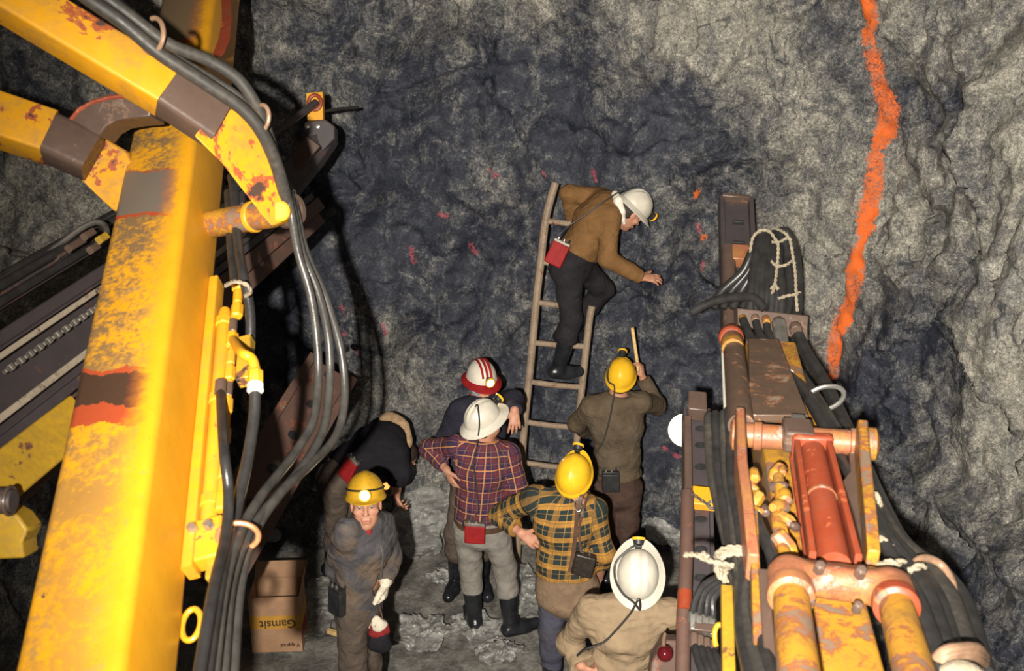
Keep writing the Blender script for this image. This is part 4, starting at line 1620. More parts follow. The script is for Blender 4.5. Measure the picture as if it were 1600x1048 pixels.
# feed rails of the right boom
FR = thing('feed_rail', W(1160, 520, 5.7), 'dark steel feed end standing behind the hose loop and manifold', 'drill feed')
mA, mB_ = W(1150, 311, 6.25), W(1158, 525, 5.55)
ma = nz(mB_ - mA)
ml = perp(ma, RT)
mn = perp(ma, CAM - mA)
mb = MB()
mb.frame(mA, mB_, [(-.105, -.06), (.105, -.06), (.105, .03), (.075, .03), (.075, -.0), (-.075, -.0), (-.075, .03), (-.105, .03)], ml, toward=mn)
mb.build('channel', M['dark_steel'], FR, bevel=.004)
mb = MB()
mb.box(mA + ma * .015 + mn * .0, ml * .17, ma * .03, mn * .10)
mb.build('end_block', M['bare_patch'], FR, bevel=.006)
for z in (.22, .40):
    mb = MB()
    mb.box(mA + ma * z + ml * .01 + mn * .012, ml * .07, ma * .018, mn * .03)
    mb.build('slot_bar', M['black_rubber'], FR, bevel=.003)
mb = MB()
c = W(1158, 400, 5.82)
mb.box(c, ml * .10, ma * .12, mn * .08)
mb.build('pale_block', M['pink_rust'], FR, bevel=.006)
mb = MB()
mb.tube([W(1138, 388, 5.86), W(1140, 460, 5.62), W(1141, 520, 5.42)], .040, 18)
mb.build('cylinder', M['bare_patch'], FR)

FR2 = thing('feed_rail', W(1090, 1048, 4.2), 'dark feed rail with oval holes and a yellow band, right of the beige jacket', 'drill feed')
nA, nB = W(1089, 640, 5.15), W(1094, 1085, 4.05)
na = nz(nB - nA)
nl = perp(na, RT)
nn = perp(na, CAM - nA)
nL = np.linalg.norm(nB - nA)
mb = MB()
mb.frame(nA, nB, [(-.07, -.07), (.07, -.07), (.07, .02), (.052, .02), (.052, -.005), (-.052, -.005), (-.052, .02), (-.07, .02)], nl, toward=nn)
mb.build('channel', M['dark_steel'], FR2, bevel=.003)
mb = MB()
mb.box(W(1090, 634, 5.1), nl * .095, na * .13, nn * .09)
mb.build('top_block', M['bare_patch'], FR2, bevel=.008)
for y in (672, 698, 732, 814, 861, 905):
    t = (y - 640) / 445
    c = W(1095, y, 1 / ((1 - t) / 5.15 + t / 4.05)) + nn * .012
    mb = MB()
    mb.lathe(c, nn, [(.020, -.004), (.024, .0), (.024, .003), (.017, .0035), (.015, -.003), (.001, -.0035)], 16, ref=nl, sc=(1.25, .8))
    mb.build('oval_hole', M['black_rubber'], FR2)
mb = MB()
mb.tube([W(1074, 770, 4.62), W(1073, 860, 4.38), W(1070, 925, 4.24)], .030, 18)
tb_ = mb.build('side_tube', M['rust_steel'], FR2)
mb = MB()
mb.tube([W(1070, 925, 4.24), W(1069, 955, 4.17)], .031, 18)
mb.build('red_end', M['red_paint'], FR2)
mb = MB()
mb.tube([W(1068, 955, 4.17), W(1066, 1085, 3.95)], .030, 18)
mb.build('side_tube', M['rust_steel'], FR2)
mb = MB()
mb.beam(W(1074, 655, 5.02), W(1075, 765, 4.68), .035, .05, lat=nl, ch=.006)
mb.build('side_strip', M['bare_patch'], FR2)
mb = MB()
mb.box(W(1100, 781, 4.66) + nn * .012, nl * .105, na * .105, nn * .05)
yb = mb.build('yellow_band', M['yellow'], FR2, bevel=.005)
for k in range(6):
    c = W(1082 + k * 5, 772 + k * 3.4, 4.58)
    mb = MB()
    e1 = nl if k % 2 else nn
    mb.tube([c + nz(nl + na * .6) * .010 * math.cos(t) + perp(nl + na * .6, e1) * .006 * math.sin(t) for t in np.linspace(0, 2 * math.pi, 13)], .0028, 6)
    mb.build('chain_link', M['dark_steel'], FR2)
mb = MB()
c = W(1112, 789, 4.58)
mb.tube([c + nl * .016 * math.cos(t) + na * .020 * math.sin(t) for t in np.linspace(0, 2 * math.pi, 17)], .006, 8)
mb.build('shackle', M['steel'], FR2)
wd = W(1070, 672, 5.42)
mb = MB()
mb.lathe(wd, nz(CAM - wd), [(.090, -.006), (.091, .0), (.088, .004), (.05, .010), (.001, .012)], 36)
mb.build('white_disc', M['white_plate'], FR2)
# hose fan at the foot of the rail
for k in range(4):
    o = k * 10
    mb = MB()
    mb.tube(wpath([(1134, 900 + k * 4, 4.0), (1116 + o * .4, 904 + k * 5, 3.98), (1096 + o * .6, 918 + k * 6, 3.96), (1084 + o, 946 + k * 4, 3.94), (1082 + o, 966 + k * 3, 3.92)], 8), .0145, 10)
    mb.build('hydraulic_hose', M['hose'], FR2)
    mb = MB()
    mb.lathe(W(1082 + o, 966 + k * 3, 3.92), na, [(.015, -.03), (.021, -.025), (.021, .015), (.016, .025), (.014, .05)], 6)
    mb.build('hose_nut', M['steel'], FR2, bevel=.002)
    mb = MB()
    mb.lathe(W(1084 + o, 1000 + k * 4, 3.85), na, [(.014, -.03), (.020, -.025), (.020, .015), (.015, .03)], 6)
    mb.build('hose_nut', M['bare_patch'], FR2, bevel=.002)
    mb = MB()
    mb.tube(wpath([(1084 + o, 1003 + k * 4, 3.85), (1090 + o, 1028, 3.78), (1102 + o, 1060, 3.7), (1112 + o, 1100, 3.6)], 8), .0165, 10)
    mb.build('hydraulic_hose', M['hose'], FR2)
mb = MB()
mb.box(W(1100, 984, 3.90), nl * .115, na * .035, nn * .05)
mb.build('bulkhead', M['bare_patch'], FR2, bevel=.004)
mb = MB()
mb.tube(wpath([(1130, 978, 3.5), (1122, 976, 3.5), (1117, 986, 3.5), (1117, 1000, 3.49), (1119, 1010, 3.48)], 6), .0095, 10)
mb.build('yellow_pipe', M['yellow'], FR2)

# maroon round lamp on a muddy bracket, under the beige sleeve
RL = thing('tail_lamp', W(1042, 1020, 4.35), 'round maroon lamp on a muddy bracket below the beige jacket right sleeve', 'lamp')
mb = MB()
mb.prism([W(x, y, 4.42) for x, y in ((1020, 1030), (1040, 1000), (1062, 1000), (1066, 1090), (1012, 1090))], FW * .10)
mb.build('bracket', M['rust_steel'], RL, bevel=.01)
mb = MB()
c = W(1039, 1021, 4.36)
ld = nz(V(-.2, -.9, .4))
mb.lathe(c, ld, [(.036, -.03), (.036, .0), (.031, .018), (.018, .030), (.001, .033)], 24)
mb.build('red_lens', M['red_clear'], RL)
mb = MB()
mb.tube([W(1037, 1008, 4.33), W(1037, 1000, 4.35), W(1039, 990, 4.38)], .008, 8)
mb.build('bulb_stem', M['pale_ring'], RL)
# ------------------------------------------------------------------ people
def hand(S, w, d, n, t, curl=(.35, .5, .35), spread=.10, k=.006, sc=1.0, infl=0.0, thumb=(.62, .72, .30)):
    """palm and five fingers; w wrist, d towards the fingertips, n the way the palm faces, t the thumb side"""
    d = nz(d)
    n = perp(d, n)
    t = perp(d, np.asarray(t) - n * np.dot(t, n))
    g = infl
    S.seg(w - d * .01, w + d * .085 * sc, t, .026 + g, .040 + g, .019 + g, .014 + g, .015)
    for i, (off, L, r) in enumerate(((.030, .073, .0092), (.010, .082, .0096), (-.011, .076, .0092), (-.030, .060, .0082))):
        b = w + d * (.088 - (.012 if i == 3 else 0)) * sc + t * off * sc
        dirv = nz(d + t * spread * (1.5 - i) * .6)
        c = [x * (1 + .10 * i) for x in curl]
        p = [b]
        ang = 0
        for q, fr in zip(c, (.46, .30, .24)):
            ang += q
            p.append(p[-1] + (dirv * math.cos(ang) + n * math.sin(ang)) * L * fr * sc)
        S.chain(p, [r + g, r * .97 + g, r * .88 + g, r * .74 + g], k * .5)
    b = w + d * .022 * sc + t * .022 * sc
    td = nz(d * thumb[0] + t * thumb[1] + n * thumb[2])
    td2 = nz(td + d * .35)
    p = [b, b + td * .046 * sc, b + td * .046 * sc + td2 * .034 * sc, b + td * .046 * sc + td2 * .060 * sc]
    S.chain(p, [.0150 + g, .0118 + g, .0105 + g, .0082 + g], k)


def head(S, c, f, u):
    l = np.cross(f, u)
    A = (l, f, u)
    S.ell(c + u * .035 - f * .008, A, (.075, .096, .092), .02)
    S.ell(c - u * .035 + f * .022, A, (.060, .070, .098), .025)
    S.ell(c - u * .098 + f * .066, A, (.026, .022, .020), .025)
    for sx in (-1, 1):
        S.ell(c - u * .062 + l * sx * .044 + f * .012, A, (.016, .045, .030), .02)     # jaw corner
        S.ell(c - u * .018 + l * sx * .046 + f * .062, A, (.022, .020, .017), .02)     # cheek bone
        S.ell(c + l * sx * .078 - u * .005 - f * .004, A, (.009, .020, .032), .006)    # ear
    S.cap(c + u * .034 + f * .088 - l * .034, c + u * .034 + f * .088 + l * .034, .011, .011, .012)   # brow
    for sx in (-1, 1):
        S.ell(c + l * sx * .032 + f * .096 + u * .012, A, (.019, .014, .012), .010, sub=True)
    S.cap(c + f * .090 + u * .018, c + f * .112 - u * .022, .0085, .0125, .010)
    for sx in (-1, 1):
        S.ell(c + f * .100 - u * .027 + l * sx * .011, A, (.008, .010, .007), .006)
    S.cap(c + f * .090 - u * .056 - l * .018, c + f * .090 - u * .056 + l * .018, .0085, .0085, .006)
    S.cap(c + f * .089 - u * .070 - l * .014, c + f * .089 - u * .070 + l * .014, .0085, .0085, .006)


def face_parts(p, c, f, u):
    l = np.cross(f, u)
    for sx in (-1, 1):
        mb = MB()
        mb.ball(c + l * sx * .032 + f * .082 + u * .012, .0125, 12)
        e = mb.build('eye', M['eye'], p)
        mb = MB()
        mb.ball(c + l * sx * .032 + f * .0915 + u * .0115, .0055, 8)
        mb.build('pupil', M['pupil'], e)
        mb = MB()
        q = [c + l * sx * (.014 + .012 * i) + f * (.1000 - .004 * i * i * .5) + u * (.031 + (.003, .006, .005, .0)[i]) for i in range(4)]
        mb.tube(spline(q, 4), .0042, 6)
        mb.build('eyebrow', M['hair'], p)
    mb = MB()
    mb.tube(spline([c + l * x + f * (.099 - abs(x) * .28) - u * (.0625 + .0 * x) for x in (-.024, -.012, 0, .012, .024)], 4), .0045, 6)
    mb.build('lips', M['lip'], p)


def helmet(p, c, f, u, mat, style='cap', rim_mat=None, lamp=True, lit=False, stripes=None, sc=1.0, lamp_up=.045, band=False):
    """c: middle of the helmet's base ring; style cap = narrow rim and small peak, full = brim all round"""
    l = np.cross(f, u)
    N = 56
    th = np.linspace(0, 2 * math.pi, N, endpoint=False)
    a, b, hgt = .104 * sc, .128 * sc, .128 * sc

    def ring(rs, z, peak=0.0, rib=True, wave=0.0):
        pts = []
        for q in th:
            x, y = math.sin(q), math.cos(q)
            fr = max(0, y)
            k = 1 + 0.0 * q
            px, py = a * rs * x, b * rs * y
            zz = z
            if peak:
                py += peak * fr ** 3 * math.copysign(1, y)
            if wave:
                zz += wave * (y * y) - wave * .5
            pts.append(c + l * px * k + f * py + u * zz)
        return pts
    outer = []
    prof = [(math.cos(t), math.sin(t)) for t in np.linspace(0.06, math.pi / 2 - .03, 13)]
    for r_, z_ in prof:
        pts = []
        for q in th:
            x, y = math.sin(q), math.cos(q)
            px, py, pz = a * r_ ** .92 * x, b * r_ ** .92 * y, hgt * z_
            # raised crown ribs running front to back
            if z_ > .35:
                for cx, wd, am in ((0, .010, .010), (-.036, .009, .007), (.036, .009, .007)) if style == 'full' else ((0, .020, .005),):
                    pz += am * math.exp(-((px - cx) / wd) ** 2) * min(1, (z_ - .35) * 3)
            pts.append(c + l * px + f * py + u * pz)
        outer.append(pts)
    if style == 'full':
        brim = [ring(1.02, .006), ring(1.10, -.002, .004), ring(1.24, -.016, .014), ring(1.33, -.024, .022), ring(1.34, -.029, .022)]
        inner = [ring(1.30, -.030, .02), ring(1.08, -.008), ring(.97, .0)]
    else:
        brim = [ring(1.02, .004), ring(1.055, -.004, .012), ring(1.085, -.010, .038), ring(1.085, -.015, .038)]
        inner = [ring(1.04, -.014, .032), ring(.97, .0)]
    inn = [[c + l * (a * .95 * r_ * math.sin(q)) + f * (b * .95 * r_ * math.cos(q)) + u * hgt * .93 * z_ for q in th] for r_, z_ in prof]
    shell = MB()
    if rim_mat:
        shell.rings(outer[::-1] + [brim[0]] + [inner[-1]] + inn, caps=False)
        n0 = len(outer) + 2 + len(inn)
        o = shell.build('helmet', mat, p)
        rb = MB()
        rb.rings([brim[0]] + brim + inner, caps=False)
        rb.build('brim', rim_mat, o)
    else:
        shell.rings(outer[::-1] + brim + inner + inn, caps=False)
        o = shell.build('helmet', mat, p)
    # close the top
    # (rings stop a hair short of the pole; a small button caps it)
    cap = MB()
    cap.lathe(c + u * (hgt * .985), u, [(.0005, .006), (.012, .0045), (.016, -.002)], 14)
    cap.build('crown_button', mat, o)
    if stripes:
        for cx in (-.030, 0.0, .030):
            st = MB()
            path = []
            for t in np.linspace(.35, math.pi - .35, 14):
                y = b * math.cos(t) * .99
                z = hgt * math.sin(t)
                zz = math.sqrt(max(.02, 1 - (cx / a) ** 2))
                path.append((c + l * cx + f * (y * zz * 1.02) + u * (z * zz + .011)))
            up_ = []
            for k, q in enumerate(path):
                nn = nz(q - c)
                up_.append([q - l * .008 + nn * .001, q + l * .008 + nn * .001, q + l * .008 - nn * .022, q - l * .008 - nn * .022])
            st.rings(up_)
            st.build('stripe', stripes, o)
    # lining strap inside
    hb = MB()
    hb.rings([[c + l * (a * .93 * math.sin(q)) + f * (b * .93 * math.cos(q)) + u * z for q in th] for z in (-.012, .018)], caps=False)
    hb.build('headband', M['black_rubber'], o, solid=.003)
    if band:
        bd = MB()
        pts = []
        for q in np.linspace(-1.75, 1.75, 25):
            k_ = math.cos(.33) ** .92 * 1.02
            pts.append(c + l * (a * k_ * math.sin(q)) + f * (b * k_ * math.cos(q)) + u * (hgt * math.sin(.33) + .012 * math.cos(q)))
        bd.tube(pts, .0055, 8)
        bd.build('lamp_strap', M['black_rubber'], o)
    if lamp:
        base = c + f * (b * .985) + u * lamp_up * sc
        ld = nz(f + u * .08)
        L = MB()
        L.box(base + f * .004, l * .03, f * .012, u * .045)
        L.build('lamp_bracket', M['black_rubber'], o, bevel=.003)
        L = MB()
        L.lathe(base + ld * .012, ld, [(.014, 0), (.024, .004), (.027, .018), (.030, .032)], 24, ref=l)
        hl = L.build('headlamp', M['black_rubber'], o)
        L = MB()
        L.lathe(base + ld * .044, ld, [(.0315, -.006), (.034, -.003), (.034, .006), (.029, .008)], 24, ref=l)
        L.build('lamp_rim', M['lamp_yellow'], hl)
        L = MB()
        L.lathe(base + ld * .046, ld, [(.029, 0), (.026, .006), (.016, .010), (.001, .012)], 20, ref=l)
        L.build('lamp_lens', M['lens'] if lit else M['lens_off'], hl)
        if lit:
            ld_ = bpy.data.lights.new('headlamp_beam', 'SPOT')
            ld_.energy = 2.5
            ld_.color = (1, .8, .5)
            ld_.spot_size = math.radians(70)
            ld_.spot_blend = .8
            ld_.shadow_soft_size = .02
            lo = bpy.data.objects.new('headlamp_beam', ld_)
            lo.location = tuple(base + ld * .075)
            lo.rotation_euler = Vector(tuple(ld)).to_track_quat('-Z', 'Y').to_euler()
            COL.objects.link(lo)
    return o


def cord(p, pts, r=.0052, mat='cable', name='lamp_cable'):
    mb = MB()
    mb.tube(spline(pts, 10), r, 8)
    return mb.build(name, M[mat], p)


def battery(p, c, right, up, out, mat, w=.115, h=.15, d=.05, lid=True):
    right, up, out = nz(right), nz(up), nz(out)
    mb = MB()
    mb.box(c + out * d / 2, right * w, up * h, out * d)
    o = mb.build('battery_pack', M[mat], p, bevel=.009, bseg=3)
    if lid:
        mb = MB()
        mb.box(c + out * d / 2 + up * (h / 2 + .008), right * w * .96, up * .022, out * d * .9)
        mb.build('lid', M['chain'] if mat.startswith('red') else M['black_rubber'], o, bevel=.004)
        for s in (-.28, .05):
            mb = MB()
            mb.cyl(c + out * d * .6 + right * w * s + up * (h / 2 + .01), c + out * d * .6 + right * w * s + up * (h / 2 + .034), .008, seg=10)
            mb.build('terminal', M['chrome'], o)
        for s in (-.32, .32):
            mb = MB()
            q = c + right * w * s
            mb.tube(spline([q + up * h * .35 + out * .004, q + up * (h * .5 + .02) - out * .012, q + up * (h * .5 + .035) - out * .02], 5), .007, 8)
            mb.build('belt_loop', M['black_rubber'], o)
    return o


def buildperson(name, base, label, J, top=None, trousers=None, boots=None, head_f=(0, 1, 0), head_u=(0, 0, 1), hands=(), hres=.006,
                top_grow=.022, hem=None, hem_n=None, cuff=(.0, .0), noise=None, torso=(1, 1), boot_top=.40, collar=True, belt=None, leg_grow=1.0, bare_forearm=(False, False), face=False, seed=0, plaid=False, sleeve_end=(.97, .97), chest_round=0, top_name='shirt', boots_mat='boot'):
    """J: world joints neck, head, sh_l, sh_r, el_l, el_r, wr_l, wr_r, waist, hip_l, hip_r, kn_l, kn_r, an_l, an_r, toe_l, toe_r"""
    p = thing(name, base, label, 'person')
    J = {k: np.asarray(v, float) for k, v in J.items()}
    f, u = nz(head_f), perp(head_f, head_u)
    shm = (J['sh_l'] + J['sh_r']) / 2
    hpm = (J['hip_l'] + J['hip_r']) / 2
    latS = nz(J['sh_r'] - J['sh_l'])
    latH = nz(J['hip_r'] - J['hip_l'])
    waist = J.get('waist', hpm * .62 + shm * .38)
    chest = waist * .38 + shm * .62
    latW = nz(latS + latH)
    hw = np.linalg.norm(J['sh_r'] - J['sh_l']) / 2
    spine = nz(shm - hpm)
    fwd = np.cross(spine, latS) * 1.0        # front of the chest
    tw, td = torso

    def torso_prims(S, g, k=.05, low=True):
        if low:
            S.seg(hpm - spine * .02, hpm * .55 + waist * .45, latH, .150 * tw + g, .142 * tw + g, .112 * td + g, .102 * td + g, k)
        S.seg(hpm * .45 + waist * .55, waist, latW, .140 * tw + g, .138 * tw + g, .102 * td + g, .100 * td + g, k)
        S.seg(waist, chest, latW, .138 * tw + g, .160 * tw + g, .100 * td + g, .118 * td + g, k)
        S.seg(chest, shm - spine * .045, latS, .160 * tw + g, hw * .86 + g, .118 * td + g, .085 * td + g, k)
        S.cap(J['sh_l'] + latS * .01 - spine * .012, shm + spine * .012, .055 + g, .066 + g, k)
        S.cap(J['sh_r'] - latS * .01 - spine * .012, shm + spine * .012, .055 + g, .066 + g, k)

    def arm_prims(S, side, g, k=.03, end=1.0, thick=1.0):
        a, b, c = J['sh_' + side], J['el_' + side], J['wr_' + side]
        S.cap(a, b, .053 * thick + g, .042 * thick + g, k)
        S.cap(b, b + (c - b) * end, .042 * thick + g, (.042 + (.029 - .042) * end) * thick + g, k)

    def leg_prims(S, side, g, k=.035, to=1.0):
        a, b, c = J['hip_' + side], J['kn_' + side], J['an_' + side]
        S.cap(a - (a - hpm) * .12, b, .083 * leg_grow + g, .058 + g, k)
        e = b + (c - b) * to
        S.cap(b, b + (e - b) * .4, .058 + g, .054 + g, k)
        S.cap(b + (e - b) * .4, e, .054 + g, .040 + g, k)

    # ---- the body: one continuous surface from crown to toes
    S = SDF()
    torso_prims(S, -.006)
    for s in 'lr':
        arm_prims(S, s, -.003)
        leg_prims(S, s, -.008)
        fu_ = nz(J['kn_' + s] - J['an_' + s])
        S.cap(J['an_' + s] - fu_ * .02, J['toe_' + s] - fu_ * .012, .034, .024, .02)
    nb = shm + spine * .02
    hb = J['head'] - u * .045 - f * .018
    S.cap(nb, J['neck'], .062, .056, .03)
    S.cap(J['neck'], hb, .056, .054, .025)
    head(S, J['head'], f, u)
    for hd in hands:
        s = hd['side']
        hand(S, J['wr_' + s], hd['d'], hd['n'], hd['t'], hd.get('curl', (.35, .5, .35)), hd.get('spread', .1), thumb=hd.get('thumb', (.62, .72, .3)))
    v, fc = S.mesh(hres)
    mesh_obj('body', v, fc, M['skin'], p)

    # ---- clothes
    def wr(n):
        return n or [(.0065, (6, 6, 11)), (.0025, (17, 17, 22))]
    if trousers:
        S = SDF()
        g = .012
        S.seg(hpm - spine * .03, hpm * .5 + waist * .5, latH, .155 * tw + g, .146 * tw + g, .116 * td + g, .106 * td + g, .04)
        for s in 'lr':
            leg_prims(S, s, g + .008, .03, to=.93)
        S.cut(waist * .62 + hpm * .38 + spine * .06, spine, waist, .35)
        for s in 'lr':
            kn, an = J['kn_' + s], J['an_' + s]
            ld = nz(an - kn)
            S.cut(kn + (an - kn) * trousers.get('to', .9), ld, kn + (an - kn) * .95, .22)
        v, fc = S.mesh(.008, wr(trousers.get('noise')))
        at = None
        mesh_obj('trousers', v, fc, M[trousers['mat']], p)
    if boots:
        for s in 'lr':
            S = SDF()
            kn, an, toe = J['kn_' + s], J['an_' + s], J['toe_' + s]
            ld = nz(an - kn)
            tp = kn + (an - kn) * boots.get('top', .42)
            S.cap(tp, an, .066, .054, .02)
            heel = an - nz(toe - an) * .03
            up_ = -ld
            S.cap(heel - up_ * .025, an + (toe - an) * .55 - up_ * .018, .052, .052, .02)
            S.cap(an + (toe - an) * .45 - up_ * .022, toe - up_ * .006, .052, .043, .02)
            S.cut(tp, -ld, tp, .16)
            sole_n = nz(np.cross(np.cross(toe - an, up_), toe - an)) if False else up_
            S.cut(an - up_ * .075, -up_, an, .40)
            v, fc = S.mesh(.008, [(.003, (9, 9, 18))])
            bo = mesh_obj('boot', v, fc, M[boots_mat], p)
    if top:
        S = SDF()
        g = top_grow
        torso_prims(S, g, .05, low=True)
        for s, en in zip('lr', sleeve_end):
            arm_prims(S, s, g - .004, .035, end=en, thick=1.06)
        if collar:
            cn = nz(J['neck'] - nb)
            S.cap(nb, nb + cn * .05, .070, .064, .02)
        if hem is not None:
            S.cut(hem, -spine if hem_n is None else hem_n, hem, .42)
        if collar:
            S.cut(nb + cn * .062, cn, nb + cn * .07, .09)
        for s, en in zip('lr', sleeve_end):
            el, w_ = J['el_' + s], J['wr_' + s]
            ad = nz(w_ - el)
            S.cut(el + (w_ - el) * (en + .03), ad, el + (w_ - el) * (en + .12), .085)
        v, fc = S.mesh(.008, wr(noise))
        at = None
        if plaid:
            best = np.full(len(v), 1e9)
            uv = np.zeros((len(v), 3))
            ax_ = spine
            q = v - hpm
            dt = np.abs(q @ fwd)
            lx = (v - (hpm + shm) / 2) @ latW
            ly = q @ ax_
            # wrap round the trunk: walk outward with depth
            dd = (v - (hpm + shm) / 2) @ fwd
            uv[:, 0] = np.arctan2(lx, -dd * 1.35 + 1e-6) * .145
            uv[:, 1] = ly
            tors = np.clip(np.abs((v - shm) @ latS) - hw * .86, 0, 1)
            for s in 'lr':
                a, b, c = J['sh_' + s], J['el_' + s], J['wr_' + s]
                for (p0, p1, off) in ((a, b, 0), (b, c, np.linalg.norm(b - a))):
                    dv = p1 - p0
                    L = np.linalg.norm(dv)
                    dv = dv / L
                    tt = np.clip((v - p0) @ dv, 0, L)
                    r = v - p0 - tt[:, None] * dv
                    dist = np.linalg.norm(r, axis=1)
                    n1 = perp(dv, V(0, -1, .4))
                    n2 = np.cross(dv, n1)
                    side = (v - shm) @ latS * (1 if s == 'r' else -1)
                    m = (dist < best) & (dist < .10) & ((side > hw * .93) | ((p0 is b) & (dist < .085)) | ((tt > .12) & (dist < .07)))
                    best[m] = dist[m]
                    uv[m, 0] = np.arctan2(r[m] @ n2, r[m] @ n1) * .062
                    uv[m, 1] = -(off + tt[m])
            at = {'cloth': uv}
        mesh_obj(top_name, v, fc, M[top], p, at)
    if belt:
        mb = MB()
        bc = waist * belt[1] + hpm * (1 - belt[1])
        q = np.cross(spine, latH)
        ang = np.linspace(0, 2 * math.pi, 40, endpoint=False)
        gr = .026 + belt[2] if len(belt) > 2 else .026
        rings = []
        for z, gg in ((-.02, 0), (-.02, .006), (.02, .006), (.02, 0)):
            rings.append([bc + spine * z + latH * math.cos(t) * (.146 * tw + gr + gg) + q * math.sin(t) * (.106 * td + gr + gg) for t in ang])
        mb.rings(rings + [rings[0]], caps=False)
        mb.build('belt', M[belt[0]], p)
    if face:
        face_parts(p, J['head'], f, u)
    return p, J, dict(f=f, u=u, spine=spine, lat=latS, fwd=fwd, shm=shm, hpm=hpm, waist=waist, latH=latH)


def hair(p, c, f, u, low=-.055):
    """short hair under the helmet: a thin cap over back and sides"""
    l = np.cross(f, u)
    S = SDF()
    S.ell(c + u * .036 - f * .014, (l, f, u), (.079, .098, .094), .01)
    S.ell(c - u * .02 - f * .03, (l, f, u), (.072, .074, .06), .03)
    S.cut(c + f * .012, f * .9 - u * .45)
    S.cut(c + u * low, -u)
    v, fc = S.mesh(.008, [(.003, (40, 40, 40))])
    return mesh_obj('hair', v, fc, M['hair'], p)


def bones(J):
    g = lambda a, b: round(float(np.linalg.norm(J[a] - J[b])), 2)
    return {'ua': (g('sh_l', 'el_l'), g('sh_r', 'el_r')), 'fa': (g('el_l', 'wr_l'), g('el_r', 'wr_r')), 'sh': g('sh_l', 'sh_r'),
            'th': (g('hip_l', 'kn_l'), g('hip_r', 'kn_r')), 'sk': (g('kn_l', 'an_l'), g('kn_r', 'an_r')), 'spine': g('neck', 'hip_l'), 'neck': g('neck', 'head')}
# ------------------------------------------------------------------ the crew
M['purple_plaid'] = plaid_mat('purple_plaid_flannel', 'purple')
M['green_plaid'] = plaid_mat('green_ochre_plaid_flannel', 'green')
M['grey_trousers'] = cloth('grey_work_cloth', (.20, .185, .165), .25, 10, dirt=(.10, .085, .07))
M['brown_knit'] = cloth('dark_brown_knit', (.085, .062, .040), .25, 12, 180, .5, dirt=(.12, .10, .08), dirt_amt=.4)
M['tan_knit'] = cloth('brown_knit', (.15, .078, .030), .18, 12, 180, .5)
M['brown_trousers'] = cloth('brown_work_cloth', (.060, .036, .028), .3, 9)
M['seat_brown'] = cloth('worn_brown_cloth', (.17, .115, .075), .3, 10)
M['blue_denim'] = cloth('dark_blue_denim', (.055, .055, .078), .3, 8, dirt=(.08, .065, .055))
M['beige_cloth'] = cloth('beige_cotton', (.235, .172, .108), .12, 8, 260, .5, 9, dirt=(.16, .115, .07), dirt_amt=.5)
M['coverall'] = cloth('dirty_grey_coverall', (.062, .060, .066), .35, 8, 220, .5, 12, dirt=(.17, .115, .07), dirt_amt=.75)
M['mud_trousers'] = cloth('mud_caked_cloth', (.085, .065, .052), .4, 8, 200, .5)
M['navy'] = cloth('navy_wool', (.020, .019, .030), .3, 9)
M['black_wool'] = cloth('black_wool', (.013, .012, .016), .3, 9)
M['black_trousers'] = cloth('black_work_cloth', (.017, .016, .018), .35, 8, 220, .5, 10)
M['glove'] = cloth('white_work_glove', (.56, .50, .40), .2, 20, 200, .4, 30)
M['red_scarf'] = cloth('red_scarf', (.20, .02, .02), .3, 20)
M['white_collar'] = cloth('white_collar_cloth', (.66, .60, .52), .1, 20)
M['tan_collar'] = cloth('tan_collar_cloth', (.33, .22, .13), .35, 22)
M['leather'] = simple('black_leather', (.022, .016, .013), .38, 0, .4, 30, .3, 90)
M['strap'] = simple('brown_leather_strap', (.075, .040, .024), .5, 0, .3, 30, .2, 90)


def mk(Y):
    return lambda px, py, dy=0.0: WY(px, py, Y + dy)


def lampcord(p, info, J, hc, pts):
    return cord(p, pts)


# --- A: purple plaid shirt, white helmet, seen from behind
q = mk(-1.42)
JA = dict(head=q(757, 662), neck=q(756, 681), sh_l=q(712, 697), sh_r=q(796, 706), el_l=q(669, 700, .15), wr_l=q(698, 734, -.04),
          el_r=q(808, 764, -.02), wr_r=q(800, 812, .10), hip_l=q(728, 822), hip_r=q(774, 825), kn_l=q(735, 882, .03), kn_r=q(789, 888),
          an_l=WZ(741, 966, .085), an_r=WZ(799, 977, .085), toe_l=WZ(733, 955, .06), toe_r=WZ(832, 974, .06))
JA['toe_l'] = JA['an_l'] + V(-.05, .17, -.025)
JA['toe_r'] = JA['an_r'] + V(.17, .07, -.025)
pA, JA, iA = buildperson('person', V(JA['an_l'][0], -1.42, 0), 'person in purple and orange plaid shirt, grey trousers and white helmet, left hand on hip', JA,
                         'purple_plaid', dict(mat='grey_trousers', to=.46), dict(top=.42), (.66, .55, .34), hem=q(750, 806), plaid=True, sleeve_end=(.80, .97),
                         hands=[dict(side='l', d=(.35, -.15, -.9), n=(.75, .55, -.1), t=(.1, -.9, .1), curl=(.3, .4, .3)), dict(side='r', d=(0, .1, -1), n=(-1, 0, 0), t=(0, 1, 0))],
                         belt=('strap', .22, .004), noise=[(.008, (7, 7, 5)), (.003, (18, 18, 16))])
hA = helmet(pA, JA['head'] + iA['u'] * .042, iA['f'], iA['u'], M['helmet_white'], 'full', lamp=True, sc=1.02)
hair(pA, JA['head'], iA['f'], iA['u'])
bA = q(742, 832, -.175)
battery(pA, bA, iA['latH'], nz(iA['spine'] + V(0, .12, 0)), V(0, -1, .1), 'red_plastic', .135, .125, .04)
cord(pA, [JA['head'] + iA['u'] * .16 - iA['f'] * .02, q(746, 634, -.14), q(749, 662, -.14), q(746, 690, -.14), q(741, 725, -.155), q(745, 768, -.15), q(746, 800, -.175), q(735, 809, -.19), q(724, 815, -.185), q(725, 826, -.18), q(733, 828, -.195)])

